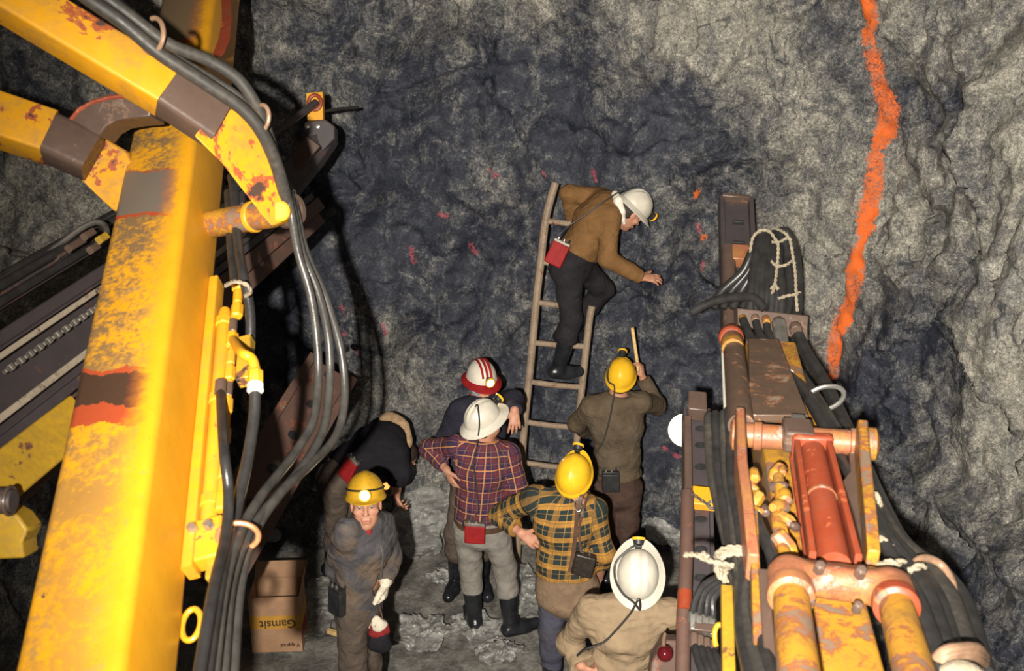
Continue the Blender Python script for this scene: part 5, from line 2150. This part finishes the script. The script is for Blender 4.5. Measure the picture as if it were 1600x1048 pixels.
# --- B: green and ochre plaid shirt, yellow helmet, hand on hip, leather case
q = mk(-2.1)
JB = dict(head=q(898, 747), neck=q(895, 772), sh_l=q(836, 779), sh_r=q(928, 795), el_l=q(779, 804, .20), wr_l=q(815, 833, 0),
          el_r=q(944, 862, -.03), wr_r=q(936, 902, .16), hip_l=q(864, 915), hip_r=q(909, 915), kn_l=q(861, 985), kn_r=q(906, 985),
          an_l=WZ(863, 1066, .085), an_r=WZ(910, 1066, .085))
JB['toe_l'] = JB['an_l'] + V(-.02, .19, -.025)
JB['toe_r'] = JB['an_r'] + V(.05, .19, -.025)
pB, JB, iB = buildperson('person', V(JB['an_l'][0], -2.1, 0), 'person in green and ochre plaid shirt and yellow helmet, hand on hip, blue trousers', JB,
                         'green_plaid', dict(mat='blue_denim', to=.66), dict(top=.60), (.22, .74, .62), hem=q(885, 893), plaid=True, sleeve_end=(.74, .97),
                         hands=[dict(side='l', d=(.8, -.2, -.5), n=(.3, .6, -.6), t=(.2, -.5, .7), curl=(.25, .4, .3)), dict(side='r', d=(0, .5, -1), n=(-1, 0, 0), t=(0, 1, 0))],
                         noise=[(.009, (7, 7, 5)), (.003, (18, 18, 16))])
helmet(pB, JB['head'] + iB['u'] * .042, iB['f'], iB['u'], M['helmet_yellow'], 'cap', lamp=True, sc=1.0)
hair(pB, JB['head'], iB['f'], iB['u'])
S = SDF()
S.seg(iB['hpm'] - iB['spine'] * .075, iB['hpm'] + iB['spine'] * .10, iB['latH'], .176, .166, .138, .13, .03)
for s in 'lr':
    S.cap(JB['hip_' + s], JB['hip_' + s] * .78 + JB['kn_' + s] * .22, .105, .094, .04)
v, fc = S.mesh(.009, [(.006, (7, 7, 9))])
mesh_obj('seat_cover', v, fc, M['seat_brown'], pB)

# leather case hanging from a strap on B's shoulder
tg = thing('shoulder_case', q(910, 884, -.18), 'small black leather case hanging on a brown strap at the green plaid back', 'bag')
cc = q(912, 882, -.19)
up_ = nz(V(.22, .10, 1))
rt_ = nz(V(1, -.1, -.25))
o_ = nz(np.cross(rt_, up_))
mb = MB()
mb.box(cc, rt_ * .125, up_ * .135, o_ * .055)
bd = mb.build('case_body', M['leather'], tg, bevel=.012, bseg=3)
mb = MB()
mb.box(cc + o_ * -.031 + up_ * .035, rt_ * .122, up_ * .06, o_ * .006)
mb.build('flap', M['leather'], tg, bevel=.004)
mb = MB()
for k in (-1, 1):
    mb.cyl(cc - o_ * .03 + rt_ * .02 * k + up_ * .072, cc - o_ * .045 + rt_ * .02 * k + up_ * .072, .006, seg=10)
mb.build('clasp', M['chrome'], tg)


def strap(path, w, nrm, name, mat, par):
    P = spline(path, 8)
    T = np.gradient(P, axis=0)
    mb = MB()
    rg = []
    for k in range(len(P)):
        b = nz(np.cross(T[k], nrm))
        rg.append([P[k] - b * w / 2 - nrm * .003, P[k] + b * w / 2 - nrm * .003, P[k] + b * w / 2 + nrm * .003, P[k] - b * w / 2 + nrm * .003])
    mb.rings(rg)
    return mb.build(name, mat, par, bevel=.001)


sn = nz(V(0, -1, .45))
strap([q(921, 770, .02), q(915, 766, -.07), q(908, 776, -.13), q(902, 800, -.150), q(899, 835, -.155), q(895, 868, -.165), q(890, 893, -.175)], .022, sn, 'strap', M['strap'], tg)
strap([q(920, 772, -.05), q(910, 800, -.147), q(905, 830, -.158), q(908, 864, -.175)], .014, sn, 'strap', M['strap'], tg)
mb = MB()
bk = q(903, 790, -.152)
ring_ = [bk + nz(V(1, 0, .2)) * .018 * math.cos(t) + nz(V(-.15, .3, 1)) * .034 * math.sin(t) for t in np.linspace(0, 2 * math.pi, 25)]
mb.tube(ring_, .0042, 8)
mb.build('buckle', M['chrome'], tg)

# --- C: dark brown sweater at the face, yellow helmet, arm raised
q = mk(-.85)
JC = dict(head=q(970, 592), neck=q(966, 611), sh_l=q(922, 636), sh_r=q(1003, 627), el_l=q(901, 662, .10), wr_l=q(914, 676, .34),
          el_r=q(1027, 634, .22), wr_r=q(1004, 590, .24), hip_l=q(942, 764), hip_r=q(985, 764), kn_l=q(945, 828), kn_r=q(980, 828),
          an_l=WZ(946, 908, .085), an_r=WZ(984, 908, .085))
JC['toe_l'] = JC['an_l'] + V(-.03, .19, -.025)
JC['toe_r'] = JC['an_r'] + V(.04, .19, -.025)
pC, JC, iC = buildperson('person', V(JC['an_l'][0], -.85, 0), 'person in dark brown sweater and yellow helmet at the rock, right hand raised', JC,
                         'brown_knit', dict(mat='brown_trousers', to=.30), dict(top=.26), (.14, .82, .52), hem=q(958, 741),
                         hands=[dict(side='r', d=(-.12, .25, .95), n=(-.8, .4, .1), t=(-.4, -.9, 0), curl=(.7, 1.0, .6), thumb=(.6, .4, .7)), dict(side='l', d=(.1, 1, .2), n=(0, 0, -1), t=(1, 0, 0))], sleeve_end=(.97, .93))
helmet(pC, JC['head'] + iC['u'] * .042, iC['f'], iC['u'], M['helmet_yellow'], 'cap', lamp=True, sc=.98, lamp_up=.055)
hair(pC, JC['head'], iC['f'], iC['u'])
battery(pC, q(954, 752, -.15), iC['latH'], iC['spine'], V(0, -1, .1), 'black_rubber', .125, .14, .045)
cord(pC, [q(957, 560, -.08), q(950, 580, -.11), q(951, 596, -.12), q(960, 604, -.14), q(957, 630, -.155), q(951, 660, -.165), q(942, 690, -.16), q(930, 708, -.15), q(924, 726, -.16), q(935, 742, -.17), q(944, 743, -.19)])
wh = JC['wr_r'] + nz(V(-.12, .25, .95)) * .085 + nz(V(-.8, .4, .1)) * .028
st = thing('wooden_stick', wh, 'pale wooden stick held upright in the brown sweater person\'s raised hand', 'stick')
mb = MB()
top_ = q(988, 512, .27)
mb.tube([wh + (wh - top_) * .25, wh, top_], .0125, 8)
mb.build('shaft', M['wood'], st)

# --- D: beige jacket, white full-brim helmet, nearest the camera
q = mk(-3.1)
JD = dict(head=q(996, 900), neck=q(990, 926), sh_l=q(926, 955), sh_r=q(1046, 956), el_l=q(888, 1004, .13), wr_l=q(908, 1040, -.02),
          el_r=q(1084, 996, .10), wr_r=q(1082, 1016, .34), hip_l=q(937, 1082), hip_r=q(986, 1082), kn_l=q(935, 1170), kn_r=q(990, 1170),
          an_l=WZ(940, 1262, .085), an_r=WZ(995, 1262, .085))
JD['toe_l'] = JD['an_l'] + V(-.02, .19, -.025)
JD['toe_r'] = JD['an_r'] + V(.04, .19, -.025)
pD, JD, iD = buildperson('person', V(JD['an_l'][0], -3.1, 0), 'person in beige jacket and white wide-brimmed helmet, seen from behind below the camera', JD,
                         'beige_cloth', dict(mat='grey_trousers', to=.9), dict(top=.5), (.06, .69, .72), hem=q(958, 1080),
                         hands=[dict(side='l', d=(.6, .3, -.6), n=(.6, .5, .3), t=(.2, -.7, .5)), dict(side='r', d=(.2, .9, -.2), n=(0, 0, -1), t=(-1, 0, 0))], noise=[(.013, (6, 6, 12)), (.006, (12, 14, 26))], torso=(.94, 1))
helmet(pD, JD['head'] + iD['u'] * .042, iD['f'], iD['u'], M['helmet_white'], 'full', lamp=True, sc=.98, lamp_up=.03)
hair(pD, JD['head'], iD['f'], iD['u'])
hu, hf_, hl_ = iD['u'], iD['f'], np.cross(iD['f'], iD['u'])
hc = JD['head'] + hu * .042
cord(pD, [hc + hf_ * .135 + hu * .05 - hl_ * .01, hc + hf_ * .115 - hl_ * .045 + hu * .035, hc + hf_ * .05 - hl_ * .108 + hu * .025, hc - hf_ * .03 - hl_ * .110 + hu * .02, hc - hf_ * .10 - hl_ * .072 + hu * .03,
          hc - hf_ * .135 + hl_ * -.02 + hu * .014, hc - hf_ * .165 + hl_ * .012 - hu * .01, q(998, 936, -.17), q(985, 958, -.165), q(962, 985, -.16), q(942, 1004, -.155), q(915, 1014, -.14), q(902, 1024, -.10)], .0058)

# --- E: coverall, yellow helmet with lit lamp, looking back at the camera
q = mk(-2.5)
JE = dict(head=q(572, 789), neck=q(570, 816), sh_r=q(541, 829, -.12), sh_l=q(599, 818, .12), el_r=q(526, 884, .04), wr_r=q(546, 934, .12),
          el_l=q(611, 868, .12), wr_l=q(603, 908, -.02), hip_r=q(549, 948, -.05), hip_l=q(573, 942, .06), kn_r=q(553, 1046, -.07), kn_l=q(575, 1036, .05),
          an_r=WZ(556, 1172, .085), an_l=WZ(580, 1155, .085))
JE['toe_r'] = JE['an_r'] + V(.06, -.18, -.025)
JE['toe_l'] = JE['an_l'] + V(.12, -.15, -.025)
pE, JE, iE = buildperson('person', V(JE['an_r'][0], -2.5, 0), 'person in dirty grey coverall and yellow helmet with lit lamp, facing the camera', JE,
                         'coverall', dict(mat='mud_trousers', to=.75), dict(top=.7), (.12, -.93, .24), hem=q(562, 948), noise=[(.010, (6, 6, 9)), (.005, (14, 14, 22))],
                         hands=[dict(side='l', d=(-.15, -.2, -1), n=(-.8, .1, 0), t=(-.3, -1, -.1), curl=(.8, 1.0, .6)), dict(side='r', d=(.3, -.2, -.9), n=(.8, .3, 0), t=(.2, -1, 0), curl=(.5, .6, .4))],
                         face=True, torso=(.86, .92), leg_grow=.92)
helmet(pE, JE['head'] + iE['u'] * .056 - iE['f'] * .008, iE['f'], iE['u'], M['helmet_ochre'], 'cap', lamp=True, lit=True, sc=1.0, lamp_up=.035, band=True)
hair(pE, JE['head'], iE['f'], iE['u'])
S = SDF()
S.seg(JE['neck'] - V(0, 0, .03), JE['neck'] + V(0, 0, .012), iE['lat'], .080, .072, .080, .072, .02)
S.cap(JE['neck'] + iE['f'] * .055 + V(0, 0, .01), JE['neck'] + iE['f'] * .075 + iE['fwd'] * .02 - V(0, 0, .02), .042, .030, .03)
v, fc = S.mesh(.008, [(.004, (20, 20, 20))])
mesh_obj('scarf', v, fc, M['red_scarf'], pE)
mb = MB()
zl = [JE['neck'] + iE['fwd'] * .105 - V(0, 0, .06), iE['shm'] * .8 + iE['hpm'] * .2 + iE['fwd'] * .148, iE['shm'] * .5 + iE['hpm'] * .5 + iE['fwd'] * .150]
strap(zl, .012, iE['fwd'], 'zip', M['steel'], pE)
for s, col in (('l', 'glove'),):
    S = SDF()
    hand(S, JE['wr_' + s], (-.15, -.2, -1), (-.8, .1, 0), (-.3, -1, -.1), (.8, 1.0, .6), infl=.0055)
    S.cap(JE['wr_' + s] + V(0, .01, .02), JE['wr_' + s], .040, .036, .015)
    v, fc = S.mesh(.006)
    mesh_obj('glove', v, fc, M[col], pE)
battery(pE, q(531, 938, -.13), nz(V(.6, -.6, .1)), V(.05, 0, 1), nz(V(-.5, -.8, .1)), 'black_rubber', .12, .15, .05)
# the bag in his hand
tb = thing('tool_bag', q(592, 990, -.08), 'small dark bag with white and red top hanging beside the coverall leg', 'bag')
bc = q(593, 992, -.08)
S = SDF()
S.seg(bc - V(0, 0, .06), bc + V(0, 0, .02), V(1, 0, 0), .072, .062, .05, .04, .02)
v, fc = S.mesh(.007, [(.006, (14, 14, 14))])
mesh_obj('bag_body', v, fc, M['black_wool'], tb)
S = SDF()
S.seg(bc + V(0, 0, .030), bc + V(0, 0, .055), V(1, 0, 0), .064, .056, .044, .040, .02)
v, fc = S.mesh(.007, [(.006, (18, 18, 18))])
mesh_obj('red_band', v, fc, M['red_scarf'], tb)
S = SDF()
S.seg(bc + V(-.005, 0, .070), bc + V(-.012, 0, .10), V(1, 0, 0), .054, .030, .042, .028, .02)
v, fc = S.mesh(.007, [(.007, (16, 16, 16))])
mesh_obj('cloth_top', v, fc, M['glove'], tb)
mb = MB()
hw_ = JE['wr_l'] + nz(V(-.15, -.2, -1)) * .13 + V(-.03, 0, 0)
mb.tube(spline([bc + V(-.03, 0, .09), bc * .5 + hw_ * .5 + V(-.02, -.01, 0), hw_, bc * .5 + hw_ * .5 + V(.02, .01, 0), bc + V(.01, 0, .09)], 6), .006, 8)
mb.build('handle', M['strap'], tb)

# --- F: red-brimmed helmet, navy jacket, facing the camera behind A
q = mk(-.95)
JF = dict(head=q(752, 598), neck=q(750, 616), sh_r=q(716, 640, -.02), sh_l=q(787, 628, -.04), el_r=q(693, 688, .0), wr_r=q(712, 738, -.12),
          el_l=q(803, 624, -.20), wr_l=q(804, 641, -.38), hip_r=q(724, 762), hip_l=q(762, 762), kn_r=q(712, 832, -.06), kn_l=q(752, 834, -.04),
          an_r=WZ(713, 905, .085), an_l=WZ(752, 905, .085))
JF['toe_r'] = JF['an_r'] + V(-.05, -.18, -.025)
JF['toe_l'] = JF['an_l'] + V(.05, -.18, -.025)
pF, JF, iF = buildperson('person', V(JF['an_r'][0], -.95, 0), 'person in navy jacket and red-brimmed white helmet, facing out behind the purple plaid shirt', JF,
                         'navy', dict(mat='mud_trousers', to=.4), dict(top=.36), (.34, -.86, -.12), hem=q(744, 768),
                         hands=[dict(side='l', d=(.0, -.35, -.95), n=(-.1, .9, -.2), t=(-1, 0, 0), curl=(.25, .3, .2), spread=.2), dict(side='r', d=(.2, -.2, -1), n=(1, 0, 0), t=(0, -1, 0))], face=True)
helmet(pF, JF['head'] + iF['u'] * .044, iF['f'], iF['u'], M['helmet_white'], 'full', rim_mat=M['red_plastic'], lit=True, stripes=M['red_plastic'], sc=.98)
hair(pF, JF['head'], iF['f'], iF['u'])
cord(pF, [JF['head'] - np.cross(iF['f'], iF['u']) * .085 + iF['u'] * .03 + iF['f'] * .03, q(738, 603, -.08), q(740, 612, -.09), q(748, 618, -.10)], .006, 'blue_strap', 'chin_strap')

# --- G: bent over by the left wall
q = mk(-.85)
JG = dict(head=q(630, 716, .46), neck=q(618, 694, .36), sh_r=q(619, 708, .10), sh_l=q(596, 672, .36), el_r=q(623, 738, .02), wr_r=q(620, 774, .10),
          el_l=q(606, 716, .50), wr_l=q(612, 752, .52), hip_r=q(527, 752, -.08), hip_l=q(532, 738, .10), kn_r=q(524, 822, -.02), kn_l=q(545, 812, .14),
          an_r=WZ(518, 884, .085), an_l=WZ(548, 868, .085))
JG['toe_r'] = JG['an_r'] + V(.16, .10, -.025)
JG['toe_l'] = JG['an_l'] + V(.16, .10, -.025)
pG, JG, iG = buildperson('person', V(JG['an_r'][0], -.85, 0), 'person in black jumper bent double at the wall, red battery at the belt', JG,
                         'black_wool', dict(mat='mud_trousers', to=.5), dict(top=.45), (.45, .35, -.82), (.8, .5, .3), hem=JG['hip_r'] * .46 + JG['hip_l'] * .46 + (JG['sh_r'] + JG['sh_l']) * .04,
                         hands=[dict(side='r', d=(.1, .2, -1), n=(.9, .3, 0), t=(.3, -.9, 0), curl=(.6, .7, .5)), dict(side='l', d=(.1, .2, -1), n=(-.9, .3, 0), t=(.3, .9, 0))], sleeve_end=(.97, .30), top_grow=.045, torso=(1.08, 1.15))
hair(pG, JG['head'], iG['f'], iG['u'])
S = SDF()
S.chain(spline([q(596, 655, .34), q(612, 652, .40), q(630, 662, .40), q(636, 680, .34), q(634, 694, .28)], 3), [.032] * 13, .03)
v, fc = S.mesh(.009, [(.012, (9, 9, 9))])
mesh_obj('collar', v, fc, M['tan_collar'], pG)
battery(pG, q(547, 733, -.13), nz(V(.5, -.35, -.35)), nz(V(.42, .15, .85)), nz(V(-.35, -.85, .35)), 'red_plastic', .115, .15, .05)
cl = thing('cap_lamp', q(603, 759, .04), 'small glowing orange lamp just right of the yellow helmet with lit lamp', 'lamp')
lc = q(603, 759, .04)
mb = MB()
mb.lathe(lc, V(.25, -.9, .3), [(.016, -.03), (.03, -.02), (.033, .0), (.030, .008)], 20)
mb.build('housing', M['copper'], cl)
mb = MB()
mb.lathe(lc, V(.25, -.9, .3), [(.028, .004), (.024, .012), (.010, .018), (.001, .019)], 20)
M['lens_orange'] = emis('orange_lamp_glass', (1.0, .33, .08), 2.2)
mb.build('lens', M['lens_orange'], cl)
mb = MB()
mb.tube(spline([lc + V(-.01, .03, 0), q(597, 748, .14), q(585, 738, .16), q(568, 728, .02), q(556, 722, -.14)], 8), .006, 8)
mb.build('cable', M['cable'], cl)

# --- H: on the ladder
q = mk(-.45)
JH = dict(head=q(984, 331, .02), neck=q(966, 322, .02), sh_l=q(938, 309, .17), sh_r=q(953, 337, -.12), el_l=q(889, 303, .14), wr_l=q(893, 338, .22),
          el_r=q(949, 403, -.22), wr_r=q(1002, 433, -.22), hip_r=q(884, 412, -.08), hip_l=q(903, 412, .08), kn_r=q(893, 496, -.10), kn_l=q(943, 452, .20),
          an_r=q(872, 577, -.07), an_l=q(882, 522, .24))
JH['toe_r'] = JH['an_r'] + V(.155, .06, -.035)
JH['toe_l'] = JH['an_l'] + V(.13, .08, -.03)
pH, JH, iH = buildperson('person', V(JH['an_r'][0], -.5, JH['an_r'][2] - .08), 'person in brown sweater and white helmet standing on the ladder, reaching to the right', JH,
                         'tan_knit', dict(mat='black_trousers', to=.36), dict(top=.30), (.66, .30, -.68), (.7, .1, .7), hem=q(889, 388), hem_n=nz(V(-.45, -.1, -.85)),
                         hands=[dict(side='r', d=(.95, .15, -.12), n=(.1, .5, -.85), t=(.1, -.3, .9), curl=(.2, .25, .2), spread=.25), dict(side='l', d=(.25, .4, -.8), n=(.2, .9, .2), t=(1, 0, 0), curl=(.8, 1, .7))], face=True, leg_grow=1.12, torso=(1.06, 1.14))
helmet(pH, JH['head'] + iH['u'] * .044, iH['f'], iH['u'], M['helmet_white'], 'full', lamp=True, sc=1.0)
hair(pH, JH['head'], iH['f'], iH['u'])
S = SDF()
S.chain([q(961, 303, -.03), q(966, 314, -.10), q(971, 330, -.11), q(975, 348, -.08)], [.024, .026, .024, .016], .02)
v, fc = S.mesh(.006, [(.003, (20, 20, 20))])
mesh_obj('shirt_collar', v, fc, M['white_collar'], pH)
battery(pH, q(871, 396, -.20), nz(V(.80, -.1, -.36)), nz(V(.36, .1, .80)), nz(V(-.15, -1, .15)), 'red_plastic', .125, .16, .05)
cord(pH, [q(972, 297, -.10), q(960, 304, -.13), q(942, 316, -.17), q(915, 335, -.19), q(890, 352, -.20), q(876, 364, -.19), q(868, 375, -.21)])
for nm, J_ in zip('ABCDEFGH', (JA, JB, JC, JD, JE, JF, JG, JH)):
    print('BONES', nm, bones(J_))
# ------------------------------------------------------------------ ladder
LY0, LY1 = -.62, -.20


def lad(px, py):
    t = (906 - py) / (906 - 285)
    return WY(px, py, LY0 + (LY1 - LY0) * t)


lt = thing('ladder', WZ(850, 906, 0), 'muddy steel ladder leaning on the rock face under the climbing person', 'ladder')
left = [lad(806, 906), lad(812, 790), lad(818, 680), lad(828, 580), lad(838, 470), lad(845, 410), lad(852, 347), lad(860, 312), lad(868, 285)]
mb = MB()
mb.tube(spline(left, 6), .029, 10)
mb.build('rail', M['ladder'], lt)
right = [lad(892, 906), lad(897, 790), lad(902, 680), lad(912, 580), lad(921, 500), lad(925, 478)]
mb = MB()
mb.tube(spline(right, 6), .027, 10)
mb.build('rail', M['ladder'], lt)


def at_y(pts, z):
    for a, b in zip(pts[:-1], pts[1:]):
        if min(a[2], b[2]) <= z <= max(a[2], b[2]):
            t = (z - a[2]) / (b[2] - a[2])
            return a + (b - a) * t
    return None


for yl, yr in ((345, None), (409, None), (472, None), (535, 541), (596, 605), (659, 668), (722, 732), (785, 795), (846, 856)):
    zl = lad(835, yl)[2]
    A = at_y(left, zl)
    if yr is None:
        B = A + (right[-1] - left[4]) * V(.82, 1, 0) + V(0, 0, -.035)
        if yl < 472:
            B = A + V(.32, .01, -.03)
    else:
        B = at_y(right, lad(910, yr)[2])
    mb = MB()
    mb.tube([A, A * .5 + B * .5 + V(0, 0, -.006), B], .0215, 10)
    mb.build('rung', M['ladder'], lt)

# ------------------------------------------------------------------ things on the floor
t_ = NT('crumpled_clear_plastic')
c_ = t_.coord()
t_.b.inputs['Alpha'].default_value = .72
M['plastic'] = t_.out(t_.ramp(t_.noise(c_, 14, 5), [(.3, (.36, .36, .345)), (.7, (.8, .79, .75))]), t_.ramp(t_.noise(c_, 9, 3), [(.4, .08), (.6, .28)]), .6, t_.bump(t_.noise(c_, 30, 5, .6, 1.5), .9, .03), .8)
n_ = 46
labels = {
    0: 'large crumpled clear plastic sheet at the foot of the rock, left of the grey trousers',
    1: 'crumpled plastic sheet beside the cardboard box',
    2: 'crumpled plastic sheet on the mud left of the grey trousers\' boots',
    3: 'crumpled plastic sheet on the mud between the grey trousers\' boots',
    4: 'crumpled plastic sheet on the mud below the grey trousers\' right boot',
    5: 'small plastic scrap at the rock foot right of the brown sweater person',
    6: 'small plastic scrap at the wall foot above the cardboard box',
    7: 'plastic sheet lying between the two plaid shirts\' legs',
    8: 'thin crumpled plastic strip right of the large sheet at the rock foot',
}
for k, (px, py, rx, ry, zz, tilt) in enumerate(((652, 838, .30, .30, .05, .55), (498, 958, .17, .30, .015, .1), (662, 992, .20, .20, .015, .05), (745, 985, .26, .15, .015, .05), (775, 1022, .17, .12, .015, .0), (1040, 846, .17, .14, .02, .5), (432, 832, .11, .22, .02, .3), (825, 935, .14, .32, .015, .1), (712, 905, .20, .10, .015, .15))):
    c0 = WZ(px, py, zz)
    u_, w_ = np.meshgrid(np.linspace(-1, 1, n_), np.linspace(-1, 1, n_), indexing='ij')
    m = np.maximum(np.abs(u_), np.abs(w_)) + 1e-6
    rr = m / np.sqrt(u_ ** 2 + w_ ** 2 + 1e-9)
    ang = np.arctan2(w_, u_)
    edge = 1 + .30 * vnoise(np.stack([np.cos(ang) * 2.2 + k * 7, np.sin(ang) * 2.2, 0 * ang], -1))
    X = u_ * rr * edge * rx
    Y = w_ * rr * edge * ry
    Z = np.zeros_like(X)
    pp = np.stack([X + k * 3, Y, Z], -1)
    Z = .018 * np.abs(fbm(pp * 9, 3, ridged=True)) + .03 * np.abs(vnoise(pp * 6)) + .008 * fbm(pp * 30, 2, ridged=True)
    Z = Z + tilt * np.clip(Y + ry, 0, 9) * .8
    Pp = np.stack([c0[0] + X, c0[1] + Y, zz + Z], -1)
    ii = np.arange(n_ * n_).reshape(n_, n_)
    f = np.stack([ii[:-1, :-1], ii[1:, :-1], ii[1:, 1:], ii[:-1, 1:]], -1).reshape(-1, 4)
    o = mesh_obj('plastic_sheet', Pp.reshape(-1, 3), f, M['plastic'], None)
    md = o.modifiers.new('thick', 'SOLIDIFY')
    md.thickness = .003
    tag(o, labels[k], 'plastic sheet', 'crumpled plastic sheets on the floor')

# carton
M['carton'] = simple('brown_cardboard', (.40, .235, .135), .85, 0, .15, 9, .15, 50)
M['ink'] = simple('dark_print', (.06, .035, .02), .8)
M['band_yellow'] = simple('yellow_print', (.52, .27, .04), .8, 0, .15, 9)
M['band_red'] = simple('red_print', (.32, .03, .035), .8)
cb = thing('cardboard_box', WZ(450, 1016, 0), 'open brown cardboard box with yellow band, printed upside down, on the muddy floor', 'box')
br = WZ(473, 1017, 0.0)
wx, dx, hz = nz(V(1, .05, .0)), nz(V(-.05, 1, 0)), nz(V(-.03, .16, 1))
bw, bd_, bh = .34, .24, .40


def bp(a, b, c):
    """box coordinates: a from the right edge leftwards, b backwards, c up"""
    return br - wx * a + dx * b + hz * c


mb = MB()
for A, B, C_, D_ in (((0, 0, 0), (bw, 0, 0), (bw, 0, bh), (0, 0, bh)), ((0, bd_, 0), (bw, bd_, 0), (bw, bd_, bh), (0, bd_, bh)), ((0, 0, 0), (0, bd_, 0), (0, bd_, bh), (0, 0, bh)), ((bw, 0, 0), (bw, bd_, 0), (bw, bd_, bh), (bw, 0, bh)), ((0, 0, 0), (bw, 0, 0), (bw, bd_, 0), (0, bd_, 0))):
    qd = [bp(*x) for x in (A, B, C_, D_)]
    n0 = nz(np.cross(qd[1] - qd[0], qd[2] - qd[0]))
    mid = sum(qd) / 4 - bp(bw / 2, bd_ / 2, bh / 2)
    if np.dot(n0, mid) > 0:
        n0 = -n0
    mb.prism(qd, n0 * .005)
mb.build('carton', M['carton'], cb)
for qd in ([bp(0, 0, bh), bp(0, bd_, bh), bp(-.03, bd_ * .95, bh + .13), bp(-.03, .01, bh + .13)], [bp(0, bd_, bh), bp(bw, bd_, bh), bp(bw, bd_ + .09, bh + .07), bp(0, bd_ + .09, bh + .07)]):
    mb = MB()
    mb.prism(qd, nz(np.cross(qd[1] - qd[0], qd[2] - qd[0])) * .005)
    mb.build('flap', M['carton'], cb)
mb = MB()
mb.prism([bp(.0, -.0015, .17), bp(bw, -.0015, .17), bp(bw, -.0015, .265), bp(.0, -.0015, .265)], dx * .001)
mb.build('yellow_band', M['band_yellow'], cb)
mb = MB()
mb.prism([bp(-.0015, .0, .17), bp(-.0015, bd_, .17), bp(-.0015, bd_, .265), bp(-.0015, 0, .265)], -wx * -.001)
mb.build('yellow_band', M['band_yellow'], cb)
mb = MB()
mb.prism([bp(-.0015, .05, .08), bp(-.0015, .2, .08), bp(-.0015, .2, .16), bp(-.0015, .05, .16)], wx * .001)
mb.build('red_label', M['band_red'], cb)
from mathutils import Matrix


def lettering(txt, size, a, c, par):
    cu = bpy.data.curves.new('lettering', 'FONT')
    cu.body = txt
    cu.size = size
    cu.extrude = .0006
    cu.offset = .0012
    cu.materials.append(M['ink'])
    o = bpy.data.objects.new('lettering', cu)
    COL.objects.link(o)
    o.parent = par
    pos = bp(a, -.004, c) - origin_of(par)
    X, Y, Z = -wx, -hz, None
    Z = nz(np.cross(X, Y))
    m = Matrix(((X[0], Y[0], Z[0], pos[0]), (X[1], Y[1], Z[1], pos[1]), (X[2], Y[2], Z[2], pos[2]), (0, 0, 0, 1)))
    dg = bpy.context.evaluated_depsgraph_get()
    me = bpy.data.meshes.new_from_object(o.evaluated_get(dg))
    bpy.data.objects.remove(o)
    o = bpy.data.objects.new('lettering', me)
    COL.objects.link(o)
    o.parent = par
    o.matrix_local = m
    return o


lettering('Gamsit', .085, .03, .235, cb)
lettering('V appeut', .036, .015, .062, cb)

# short timber piece
wt = MB()
a_, b_ = WZ(512, 985, .03), WZ(536, 992, .03)
wt.beam(a_, b_, .035, .03, lat=(0, 1, 0))
o = wt.build('timber_offcut', M['wood'], None, bevel=.004, loc=(a_ + b_) / 2)
tag(o, 'short pale timber piece on the mud behind the coverall person', 'timber')

# ------------------------------------------------------------------ light: the photographer's flash, an added weak fill, dim air
fl = bpy.data.lights.new('flash', 'SPOT')
fl.energy = 4000
fl.color = (1.0, .93, .82)
fl.spot_size = math.radians(82)
fl.spot_blend = 1.0
fl.shadow_soft_size = .035
fo = bpy.data.objects.new('flash', fl)
fo.location = (-.24, -7.95, 4.55)
fo.rotation_euler = Vector(tuple(nz(wall_hit(1110, 440) - V(-.24, -7.95, 4.55)))).to_track_quat('-Z', 'Y').to_euler()
COL.objects.link(fo)
wl = bpy.data.lights.new('fill_light', 'AREA')  # unseen fill added behind the camera to lift the ambient
wl.energy = 45
wl.color = (1.0, .86, .68)
wl.size = 2.6
wo = bpy.data.objects.new('fill_light', wl)
wo.location = (.4, -8.6, 5.0)
wo.rotation_euler = Vector((0, .9, -.45)).to_track_quat('-Z', 'Y').to_euler()
COL.objects.link(wo)
w = bpy.data.worlds.new('dim_air')
SC.world = w
w.use_nodes = True
w.node_tree.nodes['Background'].inputs[0].default_value = (.75, .55, .70, 1)
w.node_tree.nodes['Background'].inputs[1].default_value = .06

# ------------------------------------------------------------------ camera
cd = bpy.data.cameras.new('camera')
cd.sensor_width = 36
cd.lens = F / 1600 * 36
cd.clip_start = .05
cd.dof.use_dof = True
cd.dof.focus_distance = 6.3
cd.dof.aperture_fstop = 3.6
co = bpy.data.objects.new('camera', cd)
co.location = tuple(CAM)
co.rotation_euler = (math.radians(90) - PITCH, 0, 0)
COL.objects.link(co)
SC.camera = co
SC.view_settings.view_transform = 'Standard'
SC.view_settings.look = 'None'
SC.view_settings.gamma = 1
SC.view_settings.use_curve_mapping = False
SC.view_settings.exposure = 0
